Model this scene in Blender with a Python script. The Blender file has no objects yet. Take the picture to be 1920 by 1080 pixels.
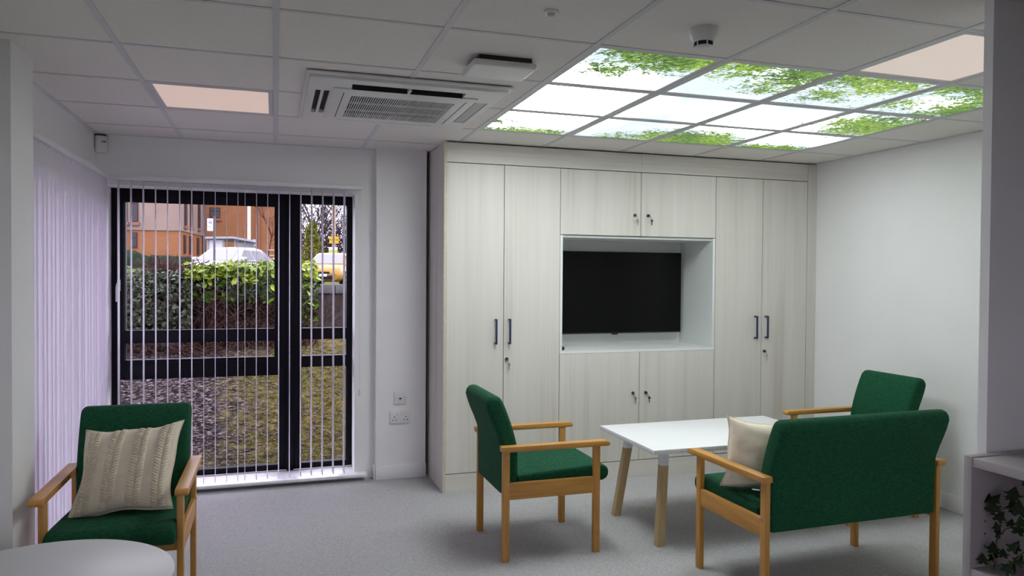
import bpy, bmesh, math, random
from mathutils import Vector, Matrix, noise
random.seed(7)
PI = math.pi
scn = bpy.context.scene
col = scn.collection

# ------------------------------------------------------------------ camera
CAMZ = 1.486
yaw, pitch, roll = 0.31048, -0.016912, 0.0068923
fwd = Vector((math.sin(yaw)*math.cos(pitch), math.cos(yaw)*math.cos(pitch), math.sin(pitch)))
rgt = Vector((math.cos(yaw), -math.sin(yaw), 0)); upv = rgt.cross(fwd)
r2 = math.cos(roll)*rgt + math.sin(roll)*upv
u2 = -math.sin(roll)*rgt + math.cos(roll)*upv
cam = bpy.data.cameras.new('camera'); co = bpy.data.objects.new('camera', cam); col.objects.link(co)
cam.sensor_width = 36; cam.lens = 1388.75/1920*36; cam.clip_start = .05; cam.clip_end = 400
M = Matrix.Identity(4)
for i in range(3):
    M[i][0], M[i][1], M[i][2] = r2[i], u2[i], -fwd[i]
M[2][3] = CAMZ
co.matrix_world = M
scn.camera = co
scn.view_settings.view_transform = 'Standard'; scn.view_settings.look = 'None'
scn.view_settings.gamma = 1; scn.view_settings.use_curve_mapping = False
scn.view_settings.exposure = 0.0

# ------------------------------------------------------------------ world: even overcast winter daylight
SKY_STRENGTH = 7.0
world = bpy.data.worlds.new('overcast'); scn.world = world; world.use_nodes = True
bg = world.node_tree.nodes['Background']
bg.inputs[0].default_value = (0.88, 0.82, 1.0, 1); bg.inputs[1].default_value = SKY_STRENGTH
SKY_PANEL = 1.0          # level of the backlit ceiling picture

# ------------------------------------------------------------------ helpers
class MB:
    def __init__(s): s.v = []; s.f = []
    def add(s, vs, fs):
        n = len(s.v); s.v += [tuple(v) for v in vs]; s.f += [tuple(i+n for i in f) for f in fs]; return s
    def box(s, x0, x1, y0, y1, z0, z1):
        return s.add([(x0,y0,z0),(x1,y0,z0),(x1,y1,z0),(x0,y1,z0),(x0,y0,z1),(x1,y0,z1),(x1,y1,z1),(x0,y1,z1)],
                     [(0,3,2,1),(4,5,6,7),(0,1,5,4),(1,2,6,5),(2,3,7,6),(3,0,4,7)])
    def tube(s, pts, rad, n=6, cap=True):
        pts = [Vector(p) for p in pts]
        if not isinstance(rad, (list, tuple)): rad = [rad]*len(pts)
        rings = []; base = len(s.v); prev = None
        for i, p in enumerate(pts):
            d = (pts[min(i+1, len(pts)-1)]-pts[max(i-1, 0)]).normalized()
            if prev is None:
                a = d.orthogonal().normalized()
            else:
                a = (prev - d*prev.dot(d)); a = a.normalized() if a.length > 1e-6 else d.orthogonal().normalized()
            prev = a; b = d.cross(a)
            for k in range(n):
                t = 2*PI*k/n
                s.v.append(tuple(p+(a*math.cos(t)+b*math.sin(t))*rad[i]))
        for i in range(len(pts)-1):
            for k in range(n):
                q = (k+1) % n
                s.f.append((base+i*n+k, base+i*n+q, base+(i+1)*n+q, base+(i+1)*n+k))
        if cap:
            s.f.append(tuple(base+k for k in reversed(range(n))))
            s.f.append(tuple(base+(len(pts)-1)*n+k for k in range(n)))
        return s
    def lathe(s, prof, c=(0,0,0), axis='z', n=24):
        base = len(s.v)
        for (r, h) in prof:
            for k in range(n):
                t = 2*PI*k/n; a, b = r*math.cos(t), r*math.sin(t)
                p = {'z': (a, b, h), 'y': (a, h, b), 'x': (h, a, b)}[axis]
                s.v.append((c[0]+p[0], c[1]+p[1], c[2]+p[2]))
        for i in range(len(prof)-1):
            for k in range(n):
                q = (k+1) % n
                s.f.append((base+i*n+k, base+i*n+q, base+(i+1)*n+q, base+(i+1)*n+k))
        s.f.append(tuple(base+k for k in reversed(range(n))))
        s.f.append(tuple(base+(len(prof)-1)*n+k for k in range(n)))
        return s
    def prism(s, poly, axis, a, b):
        n = len(poly)
        def m(p, t): return {'x': (t, p[0], p[1]), 'y': (p[0], t, p[1]), 'z': (p[0], p[1], t)}[axis]
        return s.add([m(p, a) for p in poly]+[m(p, b) for p in poly],
                     [tuple(range(n-1, -1, -1)), tuple(range(n, 2*n))]+[(i, (i+1) % n, n+(i+1) % n, n+i) for i in range(n)])
    def slab(s, axis, a0, a1, b0, b1, t0, t1, holes=()):
        A = sorted({a0, a1, *[h[0] for h in holes], *[h[1] for h in holes]})
        B = sorted({b0, b1, *[h[2] for h in holes], *[h[3] for h in holes]})
        A = [x for x in A if a0 <= x <= a1]; B = [x for x in B if b0 <= x <= b1]
        def solid(i, j):
            if i < 0 or j < 0 or i >= len(A)-1 or j >= len(B)-1: return False
            x, y = (A[i]+A[i+1])/2, (B[j]+B[j+1])/2
            return not any(h[0] < x < h[1] and h[2] < y < h[3] for h in holes)
        def m(a, b, t): return {'x': (t, a, b), 'y': (a, t, b), 'z': (a, b, t)}[axis]
        idx = {}
        def vi(i, j, k):
            if (i, j, k) not in idx:
                idx[(i, j, k)] = len(s.v); s.v.append(m(A[i], B[j], (t0, t1)[k]))
            return idx[(i, j, k)]
        for i in range(len(A)-1):
            for j in range(len(B)-1):
                if not solid(i, j): continue
                s.f.append((vi(i,j,0), vi(i,j+1,0), vi(i+1,j+1,0), vi(i+1,j,0)))
                s.f.append((vi(i,j,1), vi(i+1,j,1), vi(i+1,j+1,1), vi(i,j+1,1)))
                if not solid(i-1, j): s.f.append((vi(i,j,0), vi(i,j,1), vi(i,j+1,1), vi(i,j+1,0)))
                if not solid(i+1, j): s.f.append((vi(i+1,j,0), vi(i+1,j+1,0), vi(i+1,j+1,1), vi(i+1,j,1)))
                if not solid(i, j-1): s.f.append((vi(i,j,0), vi(i+1,j,0), vi(i+1,j,1), vi(i,j,1)))
                if not solid(i, j+1): s.f.append((vi(i,j+1,0), vi(i,j+1,1), vi(i+1,j+1,1), vi(i+1,j+1,0)))
        return s
    def pad(s, prof, x0, x1, r, n=5):
        """closed profile in (y,z) swept along x between x0 and x1 with rounded ends"""
        N = len(prof); P = [Vector(p) for p in prof]
        area = sum(P[i].x*P[(i+1) % N].y-P[(i+1) % N].x*P[i].y for i in range(N))
        sg = 1 if area > 0 else -1
        nrm = []
        for i in range(N):
            d = (P[(i+1) % N]-P[i-1]).normalized()
            nrm.append(Vector((-d.y, d.x))*sg)
        seq = [(x0+r*(1-math.cos(PI/2*k/n)), r*(1-math.sin(PI/2*k/n))) for k in range(n+1)]
        full = seq+[(x0+x1-x, o) for x, o in reversed(seq)]
        base = len(s.v)
        for x, o in full:
            for i in range(N):
                q = P[i]+nrm[i]*o
                s.v.append((x, q.x, q.y))
        R = len(full)
        for k in range(R-1):
            for i in range(N):
                j = (i+1) % N
                s.f.append((base+k*N+i, base+k*N+j, base+(k+1)*N+j, base+(k+1)*N+i))
        s.f.append(tuple(base+i for i in reversed(range(N))))
        s.f.append(tuple(base+(R-1)*N+i for i in range(N)))
        return s
    def build(s, name, mat, parent=None, bevel=0, seg=2, smooth=None, world=True, keep_origin=False):
        me = bpy.data.meshes.new(name)
        v = s.v; off = Vector((0, 0, 0))
        if parent is not None and world:
            p = parent
            while p is not None: off += p.location; p = p.parent
        elif parent is None and not keep_origin:
            xs = [p[0] for p in v]; ys = [p[1] for p in v]; zs = [p[2] for p in v]
            off = Vector(((min(xs)+max(xs))/2, (min(ys)+max(ys))/2, min(zs)))
        me.from_pydata([(p[0]-off.x, p[1]-off.y, p[2]-off.z) for p in v], [], s.f)
        bm = bmesh.new(); bm.from_mesh(me)
        bmesh.ops.recalc_face_normals(bm, faces=bm.faces)
        if bevel:
            ed = [e for e in bm.edges if len(e.link_faces) == 2 and e.calc_face_angle(0) > .6]
            bmesh.ops.bevel(bm, geom=ed, offset=bevel, segments=seg, profile=.5, affect='EDGES', clamp_overlap=True)
        bm.to_mesh(me); bm.free()
        if smooth is not None or bevel:
            me.shade_smooth(); me.set_sharp_from_angle(angle=math.radians(smooth if smooth else 35))
        me.materials.append(mat)
        o = bpy.data.objects.new(name, me); col.objects.link(o)
        if parent is not None: o.parent = parent
        elif not keep_origin: o.location = off
        return o

def tag(o, label=None, cat=None, group=None, kind=None):
    if label: o['label'] = label
    if cat: o['category'] = cat
    if group: o['group'] = group
    if kind: o['kind'] = kind
    return o
def thing(name, label, cat, loc=(0,0,0), rotz=0, group=None):
    o = bpy.data.objects.new(name, None); o.empty_display_size = .1; col.objects.link(o)
    o.location = loc; o.rotation_euler = (0, 0, rotz)
    return tag(o, label, cat, group)
def struct(mb, name, mat, **k):
    return tag(mb.build(name, mat, **k), kind='structure')
def copy_tree(o, parent=None):
    c = o.copy(); col.objects.link(c); c.parent = parent
    for ch in list(o.children): copy_tree(ch, c)
    return c
def share(name, src, parent, loc, rot=(0,0,0), scale=(1,1,1)):
    o = bpy.data.objects.new(name, src); col.objects.link(o); o.parent = parent
    o.location = loc; o.rotation_euler = rot; o.scale = scale
    return o

# ------------------------------------------------------------------ materials
def nodes(name):
    m = bpy.data.materials.new(name); m.use_nodes = True
    nt = m.node_tree; return m, nt, nt.nodes['Principled BSDF']
def N(nt, t, **kw):
    n = nt.nodes.new(t)
    for k, v in kw.items(): setattr(n, k, v)
    return n
def pmat(name, c, rough=.6, c2=None, scale=6, stretch=(1,1,1), detail=4, bump=0, bscale=300, bstretch=None,
         metal=0, spec=.5, sheen=0, lo=.35, hi=.65, coords='Object', trans=0):
    m, nt, b = nodes(name)
    b.inputs['Roughness'].default_value = rough; b.inputs['Metallic'].default_value = metal
    b.inputs['Specular IOR Level'].default_value = spec
    if sheen: b.inputs['Sheen Weight'].default_value = sheen; b.inputs['Sheen Roughness'].default_value = .4
    b.inputs['Base Color'].default_value = (*c, 1)
    tc = N(nt, 'ShaderNodeTexCoord')
    src = tc.outputs[coords] if coords != 'World' else N(nt, 'ShaderNodeNewGeometry').outputs['Position']
    if c2:
        mp = N(nt, 'ShaderNodeMapping'); mp.inputs['Scale'].default_value = stretch
        nt.links.new(src, mp.inputs[0])
        nz = N(nt, 'ShaderNodeTexNoise'); nz.inputs['Scale'].default_value = scale; nz.inputs['Detail'].default_value = detail
        nt.links.new(mp.outputs[0], nz.inputs['Vector'])
        rp = N(nt, 'ShaderNodeValToRGB'); rp.color_ramp.elements[0].position = lo; rp.color_ramp.elements[1].position = hi
        rp.color_ramp.elements[0].color = (*c, 1); rp.color_ramp.elements[1].color = (*c2, 1)
        nt.links.new(nz.outputs['Fac'], rp.inputs[0]); nt.links.new(rp.outputs[0], b.inputs['Base Color'])
    if bump:
        mp2 = N(nt, 'ShaderNodeMapping'); mp2.inputs['Scale'].default_value = bstretch or (1,1,1)
        nt.links.new(src, mp2.inputs[0])
        nz2 = N(nt, 'ShaderNodeTexNoise'); nz2.inputs['Scale'].default_value = bscale; nz2.inputs['Detail'].default_value = 2
        nt.links.new(mp2.outputs[0], nz2.inputs['Vector'])
        bp = N(nt, 'ShaderNodeBump'); bp.inputs['Strength'].default_value = bump; bp.inputs['Distance'].default_value = .002
        nt.links.new(nz2.outputs['Fac'], bp.inputs['Height']); nt.links.new(bp.outputs[0], b.inputs['Normal'])
    return m
def emat(name, c, s):
    m, nt, b = nodes(name)
    b.inputs['Base Color'].default_value = (.6, .6, .6, 1)
    b.inputs['Emission Color'].default_value = (*c, 1); b.inputs['Emission Strength'].default_value = s
    return m

MAT = {}
MAT['wall'] = pmat('wall_paint', (.82,.815,.81), .75, (.84,.835,.83), 3, bump=.08, bscale=250)
MAT['white_trim'] = pmat('white_trim', (.8,.8,.8), .4)
MAT['sill'] = pmat('sill_white', (.85,.84,.86), .3)
MAT['tile'] = pmat('ceiling_tile', (.78,.745,.70), .9, (.81,.775,.73), 60, bump=.25, bscale=400)
MAT['tbar'] = pmat('ceiling_grid', (.62,.62,.63), .45)
MAT['void'] = pmat('ceiling_void', (.1,.1,.1), .9)
MAT['carpet'] = pmat('grey_carpet', (.33,.325,.325), .95, (.49,.485,.485), 130, detail=3, bump=.9, bscale=420, lo=.3, hi=.7)
MAT['frame'] = pmat('dark_window_frame', (.007,.007,.011), .5, spec=.12)
MAT['slat'] = None
MAT['headrail'] = pmat('headrail_white', (.72,.72,.74), .45)
MAT['black'] = pmat('black_plastic', (.006,.006,.007), .35)
MAT['cavity'] = pmat('dark_cavity', (.015,.014,.013), .8)  # near-black for black parts and for shade painted into gaps and slots
MAT['plastic'] = pmat('white_plastic', (.74,.735,.72), .4)
MAT['acgrey'] = pmat('grey_louvre', (.48,.48,.48), .5)
MAT['chrome'] = pmat('brushed_metal', (.5,.48,.45), .3, metal=1)
MAT['darkmetal'] = pmat('dark_metal', (.12,.11,.10), .35, metal=1)
MAT['navy'] = pmat('navy_handle', (.012,.025,.085), .35)
MAT['ply_edge'] = pmat('panel_edge', (.62,.55,.42), .6, (.55,.48,.36), 40)
MAT['niche'] = pmat('white_lining', (.74,.76,.74), .45)
MAT['tabletop'] = pmat('white_laminate', (.82,.82,.83), .35)
MAT['grey_top'] = pmat('grey_laminate', (.55,.55,.55), .42)
MAT['shelf'] = pmat('shelf_laminate', (.38,.345,.35), .5)
MAT['screen'] = pmat('tv_screen', (.002,.002,.002), .14, spec=.18)
MAT['cream'] = pmat('cream_cotton', (.76,.67,.52), .9, (.82,.73,.58), 25, bump=.4, bscale=700, sheen=.2)
MAT['knit'] = pmat('cream_knit', (.84,.77,.62), .9, (.76,.68,.53), 60, bump=.4, bscale=600, sheen=.2)
MAT['green'] = pmat('green_fabric', (.0036,.050,.0215), .85, (.0078,.096,.042), 70, stretch=(1,1,3), bump=.6, bscale=1100, spec=.25)
MAT['ivy'] = pmat('ivy_leaf', (.006,.014,.004), .6, (.014,.030,.007), 30, spec=.2)
MAT['ivy_stem'] = pmat('ivy_stem', (.10,.08,.03), .7)
MAT['pot'] = pmat('pot_ceramic', (.5,.48,.45), .4)

def wood(name, c, c2, axis):
    st = [22, 22, 22]; st[axis] = 1.1
    return pmat(name, c, .42, c2, 3.2, stretch=st, detail=6, bump=.05, bscale=60, bstretch=st, lo=.25, hi=.75)
MAT['wood_z'] = wood('beech_upright', (.46,.205,.040), (.60,.315,.075), 2)
MAT['wood_y'] = wood('beech_lengthwise', (.47,.21,.042), (.61,.325,.078), 1)
MAT['wood_x'] = wood('beech_cross', (.46,.205,.040), (.60,.315,.075), 0)
MAT['pale_z'] = wood('oak_leg', (.44,.31,.15), (.54,.40,.21), 2)

def laminate(name, axis):
    """pale ash laminate, streaks along one axis"""
    m, nt, b = nodes(name)
    b.inputs['Roughness'].default_value = .45
    tc = N(nt, 'ShaderNodeNewGeometry')
    def streak(scale, long, seed):
        mp = N(nt, 'ShaderNodeMapping'); s = [scale]*3; s[axis] = long
        mp.inputs['Scale'].default_value = s; mp.inputs['Location'].default_value = (seed, seed*2, seed)
        nz = N(nt, 'ShaderNodeTexNoise'); nz.inputs['Scale'].default_value = 1; nz.inputs['Detail'].default_value = 5
        nt.links.new(tc.outputs['Position'], mp.inputs[0]); nt.links.new(mp.outputs[0], nz.inputs['Vector']); return nz.outputs['Fac']
    a = streak(9, .35, 3); c = streak(45, .9, 8)
    mix = N(nt, 'ShaderNodeMath', operation='MULTIPLY_ADD'); mix.inputs[1].default_value = .45
    nt.links.new(c, mix.inputs[0]); nt.links.new(a, mix.inputs[2])
    rp = N(nt, 'ShaderNodeValToRGB')
    e = rp.color_ramp.elements
    e[0].position = .45; e[0].color = (.53,.50,.44,1); e[1].position = 1.0; e[1].color = (.69,.66,.61,1)
    q = e.new(.68); q.color = (.635,.605,.55,1)
    nt.links.new(mix.outputs[0], rp.inputs[0]); nt.links.new(rp.outputs[0], b.inputs['Base Color'])
    return m
MAT['lam_z'] = laminate('ash_laminate_vertical', 2)
MAT['lam_x'] = laminate('ash_laminate_horizontal', 0)

def slat_mat():
    m, nt, b = nodes('blind_fabric')
    out = nt.nodes['Material Output']
    d = N(nt, 'ShaderNodeBsdfDiffuse'); d.inputs[0].default_value = (.87,.85,.89,1)
    t = N(nt, 'ShaderNodeBsdfTranslucent'); t.inputs[0].default_value = (.78,.72,.82,1)
    mx = N(nt, 'ShaderNodeMixShader'); mx.inputs[0].default_value = .4
    nt.links.new(d.outputs[0], mx.inputs[1]); nt.links.new(t.outputs[0], mx.inputs[2]); nt.links.new(mx.outputs[0], out.inputs[0])
    nt.nodes.remove(b); return m
MAT['slat'] = slat_mat()
def glass_mat():
    m, nt, b = nodes('window_glass')
    out = nt.nodes['Material Output']
    t = N(nt, 'ShaderNodeBsdfTransparent'); t.inputs[0].default_value = (.94,.95,.95,1)
    g = N(nt, 'ShaderNodeBsdfGlossy'); g.inputs['Roughness'].default_value = .02
    fr = N(nt, 'ShaderNodeFresnel'); fr.inputs[0].default_value = 1.09
    mx = N(nt, 'ShaderNodeMixShader')
    nt.links.new(fr.outputs[0], mx.inputs[0]); nt.links.new(t.outputs[0], mx.inputs[1]); nt.links.new(g.outputs[0], mx.inputs[2])
    nt.links.new(mx.outputs[0], out.inputs[0]); nt.nodes.remove(b); return m
MAT['glass'] = glass_mat()

def sky_picture():
    """backlit print of leaves against a bright sky (one picture running over all twelve panels)"""
    m, nt, b = nodes('sky_picture_panel')
    L = nt.links.new
    pos = N(nt, 'ShaderNodeNewGeometry').outputs['Position']
    def math_(op, a, c=None, d=None, clamp=False):
        n = N(nt, 'ShaderNodeMath', operation=op); n.use_clamp = clamp
        for i, x in enumerate((a, c, d)):
            if x is None: continue
            if isinstance(x, (int, float)): n.inputs[i].default_value = x
            else: L(x, n.inputs[i])
        return n.outputs[0]
    def noise_(scale, detail=3, rough=.5, off=0):
        mp = N(nt, 'ShaderNodeMapping'); mp.inputs['Location'].default_value = (off, off*.7, 0)
        L(pos, mp.inputs[0])
        n = N(nt, 'ShaderNodeTexNoise'); n.inputs['Scale'].default_value = scale; n.inputs['Detail'].default_value = detail
        n.inputs['Roughness'].default_value = rough; L(mp.outputs[0], n.inputs['Vector']); return n.outputs['Fac']
    def blob(x, y, r, w=1.0, sx=1.0):
        mp = N(nt, 'ShaderNodeMapping'); mp.inputs['Location'].default_value = (-x*sx, -y, 0); mp.inputs['Scale'].default_value = (sx, 1, 0)
        L(pos, mp.inputs[0])
        ln = N(nt, 'ShaderNodeVectorMath', operation='LENGTH'); L(mp.outputs[0], ln.inputs[0])
        return math_('MULTIPLY', math_('SUBTRACT', 1, math_('DIVIDE', ln.outputs['Value'], r), clamp=True), w)
    dens = None
    for a in [(1.62,2.66,.42,1.1,.8), (1.38,2.98,.22,.7,1), (1.98,2.72,.34,.9,1), (2.28,2.80,.42,.85,1), (2.72,2.78,.36,.8,.8), (2.62,3.02,.28,.6,1),
              (3.12,2.68,.30,1.0,.8), (3.50,2.74,.50,1.0,1), (3.56,3.12,.42,.85,1), (3.42,3.60,.42,1.05,.75), (3.10,3.10,.30,.55,1),
              (2.62,4.46,.52,1.3,.8), (3.30,4.54,.34,1.3,.6), (2.20,4.50,.28,.75,.8), (1.40,4.52,.30,1.0,.55), (1.24,4.22,.24,.60,1)]:
        d = blob(*a); dens = d if dens is None else math_('MAXIMUM', dens, d)
    big = noise_(4.5, 3, .6, 2); mid = noise_(16, 3, .6, 5); fine = noise_(62, 2, .65, 9)
    f = math_('ADD', dens, math_('MULTIPLY', math_('SUBTRACT', big, .5), .9))
    f = math_('ADD', f, math_('MULTIPLY', math_('SUBTRACT', mid, .5), 1.3))
    f = math_('ADD', f, math_('MULTIPLY', math_('SUBTRACT', fine, .5), 1.9))
    f = math_('MULTIPLY', f, math_('MULTIPLY', dens, 9, clamp=True))
    mask = math_('MULTIPLY', math_('SUBTRACT', f, .27), 6.5, clamp=True)
    rp = N(nt, 'ShaderNodeValToRGB'); e = rp.color_ramp.elements
    e[0].position = .28; e[0].color = (.012,.035,.010,1); e[1].position = .74; e[1].color = (.85,.80,.12,1)
    for p, c in ((.42, (.05,.13,.02,1)), (.52, (.17,.34,.035,1)), (.62, (.42,.58,.06,1))):
        q = e.new(p); q.color = c
    tone = math_('ADD', math_('MULTIPLY', noise_(38, 3, .7, 14), .8), math_('MULTIPLY', noise_(3.2, 1, .5, 21), .25))
    L(math_('SUBTRACT', tone, .02), rp.inputs[0])
    # sky: pale blue with blown-out cloud towards one side
    cl = math_('ADD', blob(1.22, 3.75, .88, 2.0, 1), math_('ADD', blob(2.78, 3.76, .52, .95, .75), math_('ADD', blob(3.30, 4.16, .28, .85, .6), blob(3.30, 3.02, .22, .85, .7))))
    cl = math_('ADD', cl, math_('MULTIPLY', math_('SUBTRACT', noise_(2.6, 4, .55, 31), .5), 1.3))
    cl = math_('POWER', math_('MULTIPLY', cl, 1.15, clamp=True), 2.2)
    sk = N(nt, 'ShaderNodeMix', data_type='RGBA'); L(cl, sk.inputs['Factor'])
    sk.inputs['A'].default_value = (.84, .96, 1.12, 1); sk.inputs['B'].default_value = (18.0, 19.2, 19.2, 1)
    mx = N(nt, 'ShaderNodeMix', data_type='RGBA'); L(mask, mx.inputs['Factor']); L(sk.outputs['Result'], mx.inputs['A']); L(rp.outputs[0], mx.inputs['B'])
    L(mx.outputs['Result'], b.inputs['Emission Color']); b.inputs['Emission Strength'].default_value = SKY_PANEL
    b.inputs['Base Color'].default_value = (.05, .05, .05, 1); b.inputs['Roughness'].default_value = .5
    return m
MAT['sky_picture'] = sky_picture()
MAT['led'] = emat('led_diffuser', (1.0, .70, .56), .46)
MAT['led2'] = emat('led_diffuser_soft', (1.0, .80, .68), .46)

# ------------------------------------------------------------------ room shell
XL, XR, YB, YF, H = -1.115, 4.135, 5.46, -1.2, 2.392
struct(MB().box(XL-.3, XR+.3, YF-.2, 5.8, -.12, 0), 'floor', MAT['carpet'])
# back wall with the window opening, the pier beside the cupboards and the wall behind them
wb = MB().slab('y', XL-.3, .70, 0, 2.55, YB, 5.78, [(-1.062, .556, .028, 2.066)])
wb.box(.70, 1.064, 5.385, 5.78, 0, 2.55)
wb.box(1.064, XR+.3, 5.68, 5.78, 0, 2.55)
struct(wb, 'wall_back', MAT['wall'])
wl = MB().slab('x', YF-.2, 5.46, 0, 2.55, XL-.28, XL, [(3.74, 5.36, .05, 2.0)])
wl.box(XL-.05, -.985, 3.377, 3.66, 0, 2.55)
struct(wl, 'wall_left', MAT['wall'])
struct(MB().box(XR, XR+.2, YF-.2, 5.78, 0, 2.55), 'wall_right', MAT['wall'])
struct(MB().slab('y', XL-.3, XR+.2, 0, 2.55, YF-.2, YF, [(-.75, .75, 1.0, 2.0)]), 'wall_rear', MAT['wall'])
struct(MB().box(2.224, XR, 1.828, 1.862, 0, 2.44), 'wall_nib', MAT['wall'])
struct(MB().box(XR-.016, XR, 1.862, 4.9, 0, .105), 'baseboard_right', MAT['white_trim'], bevel=.004)
struct(MB().box(.69, 1.066, 5.369, 5.385, 0, .098).box(.685, .70, 5.369, 5.46, 0, .098), 'baseboard_back', MAT['white_trim'], bevel=.003)
struct(MB().box(XL, XL+.016, YF, 3.36, 0, .105), 'baseboard_left', MAT['white_trim'], bevel=.004)

# ceiling: plenum board, exposed grid, one object per tile
ceil = struct(MB().box(XL-.3, XR+.2, YF-.2, 5.8, 2.44, 2.55), 'ceiling', MAT['void'])
GX, GY = .004, 2.687
cols = [XL]+[GX+.6*i for i in range(-1, 7)]+[XR]
rows = [YF]+[GY+.6*j for j in range(-6, 5)]+[YB]
def cell(x0, y0): return round((x0-GX)/.6), round((y0-GY)/.6)
special = {(-1, 2), (4, -1)} | {(i, j) for i in range(2, 6) for j in range(0, 3)}
tile_cache = {}
for i in range(len(cols)-1):
    for j in range(len(rows)-1):
        x0, x1, y0, y1 = cols[i], cols[i+1], rows[j], rows[j+1]
        if i > 0 and j > 0 and cell(x0, y0) in special: continue
        w, d = round(x1-x0, 3), round(y1-y0, 3)
        if (w, d) not in tile_cache:
            t = MB().box(-w/2+.004, w/2-.004, -d/2+.004, d/2-.004, 0, .015)
            o = t.build('ceiling_tile', MAT['tile'], ceil, world=False); o.location = ((x0+x1)/2-ceil.location.x, (y0+y1)/2-ceil.location.y, 2.396-ceil.location.z)
            tile_cache[(w, d)] = o.data
        else:
            share('ceiling_tile', tile_cache[(w, d)], ceil, ((x0+x1)/2-ceil.location.x, (y0+y1)/2-ceil.location.y, 2.396-ceil.location.z))
for x in cols[1:-1]:
    MB().box(x-.012, x+.012, YF, YB, H, 2.43).build('grid_bar', MAT['tbar'], ceil)
for y in rows[1:-1]:
    MB().box(XL, XR, y-.010, y+.010, H+.0012, 2.425).build('grid_bar', MAT['tbar'], ceil)
struct(MB().box(XL, XL+.022, 3.66, YB, H-.002, H+.004).box(XL, .70, YB-.022, YB, H-.002, H+.004), 'trim_1', MAT['tbar'])
struct(MB().box(XR-.022, XR, 1.862, 4.9, H-.002, H+.004), 'trim_2', MAT['tbar'])

# ------------------------------------------------------------------ window in the back wall
win = tag(thing('window_1', None, None, (-.25, 5.68, .05)), kind='structure')
holes = [(-.975,.03,1.087,1.976), (-.975,.03,.882,1.004), (-1.015,.03,.092,.748), (.192,.515,1.087,2.003), (.192,.515,.882,1.004), (.192,.515,.092,.80)]
MB().slab('y', -1.06, .555, .05, 2.066, 5.655, 5.72, holes).build('window_frame', MAT['frame'], win, bevel=.004)
MB().slab('y', -1.03, .033, .86, 2.02, 5.640, 5.656, [(-.98,.0,1.09,1.97), (-.98,.0,.885,1.0)]).build('window_sash', MAT['frame'], win, bevel=.004)
MB().box(.085, .135, 5.63, 5.66, .04, 2.06).build('mullion_cover', MAT['frame'], win, bevel=.003)
for h in holes:
    MB().box(h[0]-.005, h[1]+.005, 5.684, 5.690, h[2]-.005, h[3]+.005).build('pane', MAT['glass'], win)
hd = MB().box(-1.022,-1.000, 5.625, 5.641, 1.36, 1.44).build('window_handle', MAT['chrome'], win, bevel=.004)
MB().tube([(-1.011,5.626,1.41),(-1.011,5.595,1.41),(-1.013,5.588,1.39),(-1.015,5.585,1.29)], [.009,.009,.010,.008], 8).build('lever', MAT['headrail'], hd, smooth=50)
struct(MB().box(-1.062, .635, 5.372, 5.662, .028, .050), 'window_sill', MAT['sill'], bevel=.006)

def vertical_blind(name, label, group, rail, slats, ztop, zbot):
    """rail: box, slats: list of (x, y, azimuth of slat plane)"""
    root = thing(name, label, 'blind', ((rail[0]+rail[1])/2, (rail[2]+rail[3])/2, zbot), group=group)
    hr = MB().box(*rail).build('headrail', MAT['headrail'], root, bevel=.004)
    w = .0445
    sm = MB()
    n = 4
    for k in range(n+1):            # slightly curved strip with thickness
        y = -w+2*w*k/n; x = .0012*(1-(y/w)**2)
        for (dx) in (-.0008, .0008):
            sm.v += [(x+dx, y, 0), (x+dx, y, ztop-zbot)]
    for k in range(n):
        a = k*4; b = a+4
        sm.f += [(a, b, b+1, a+1), (a+2, a+3, b+3, b+2), (a, a+2, b+2, b), (a+1, b+1, b+3, a+3)]
    sm.f += [(0, 1, 3, 2), (n*4, n*4+2, n*4+3, n*4+1)]
    first = None
    wt = MB().box(-.0018, .0018, -w+.003, w-.003, 0, .03)
    wm = None
    for x, y, az in slats:
        p = (x-root.location.x, y-root.location.y, 0)
        if first is None:
            o = sm.build('slat', MAT['slat'], root, smooth=60, world=False); first = o.data
            o.location = p; o.rotation_euler = (0, 0, az)
        else: o = share('slat', first, root, p, (0, 0, az))
        if wm is None:
            h = wt.build('slat_weight', MAT['headrail'], o, world=False); wm = h.data
        else: share('slat_weight', wm, o, (0, 0, 0))
        MB()
    hook = MB()
    for x, y, az in slats: hook.box(x-.003, x+.003, y-.006, y+.006, ztop-.012, rail[4]+.002)
    tag(hook.build('slat_hanger', MAT['headrail'], root), kind='stuff')
    return root
sx = [-.967,-.893,-.82,-.747,-.675,-.601,-.527,-.453,-.381,-.308,-.237,-.192,-.118,-.045,.029,.101,.175,.248,.323,.398,.472]
random.seed(3)
bl = vertical_blind('vertical_blind', 'white vertical blind with open slats hanging before the dark framed window', 'vertical blinds',
    (-1.02, .592, 5.358, 5.402, 2.088, 2.118), [(x, 5.38, math.radians(3.0+random.uniform(-1.3, 1.3))) for x in sx], 2.085, .073)
for side in (-.04, .04):
    ch = MB()
    for a, b_ in zip(sx[:-1], sx[1:]):
        ch.tube([(a, 5.38+side, .085), ((a+b_)/2, 5.38+side, .068), (b_, 5.38+side, .085)], .0009, 4)
    tag(ch.build('bottom_chain', MAT['headrail'], bl), kind='stuff')
MB().tube([(.572,5.37,2.09),(.575,5.37,1.3),(.580,5.372,.66)], .0016, 5).tube([(.584,5.372,2.09),(.586,5.372,1.3),(.584,5.374,.66)], .0016, 5).build('pull_cord', MAT['headrail'], bl)
MB().lathe([(.004,0),(.009,.01),(.010,.04),(.004,.05)], (.582,5.372,.615), 'z', 10).build('cord_weight', MAT['headrail'], bl, smooth=50)
for x in (-.75, .38): MB().box(x-.015, x+.015, 5.395, 5.46, 2.112, 2.126).build('bracket', MAT['headrail'], bl)

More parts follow.
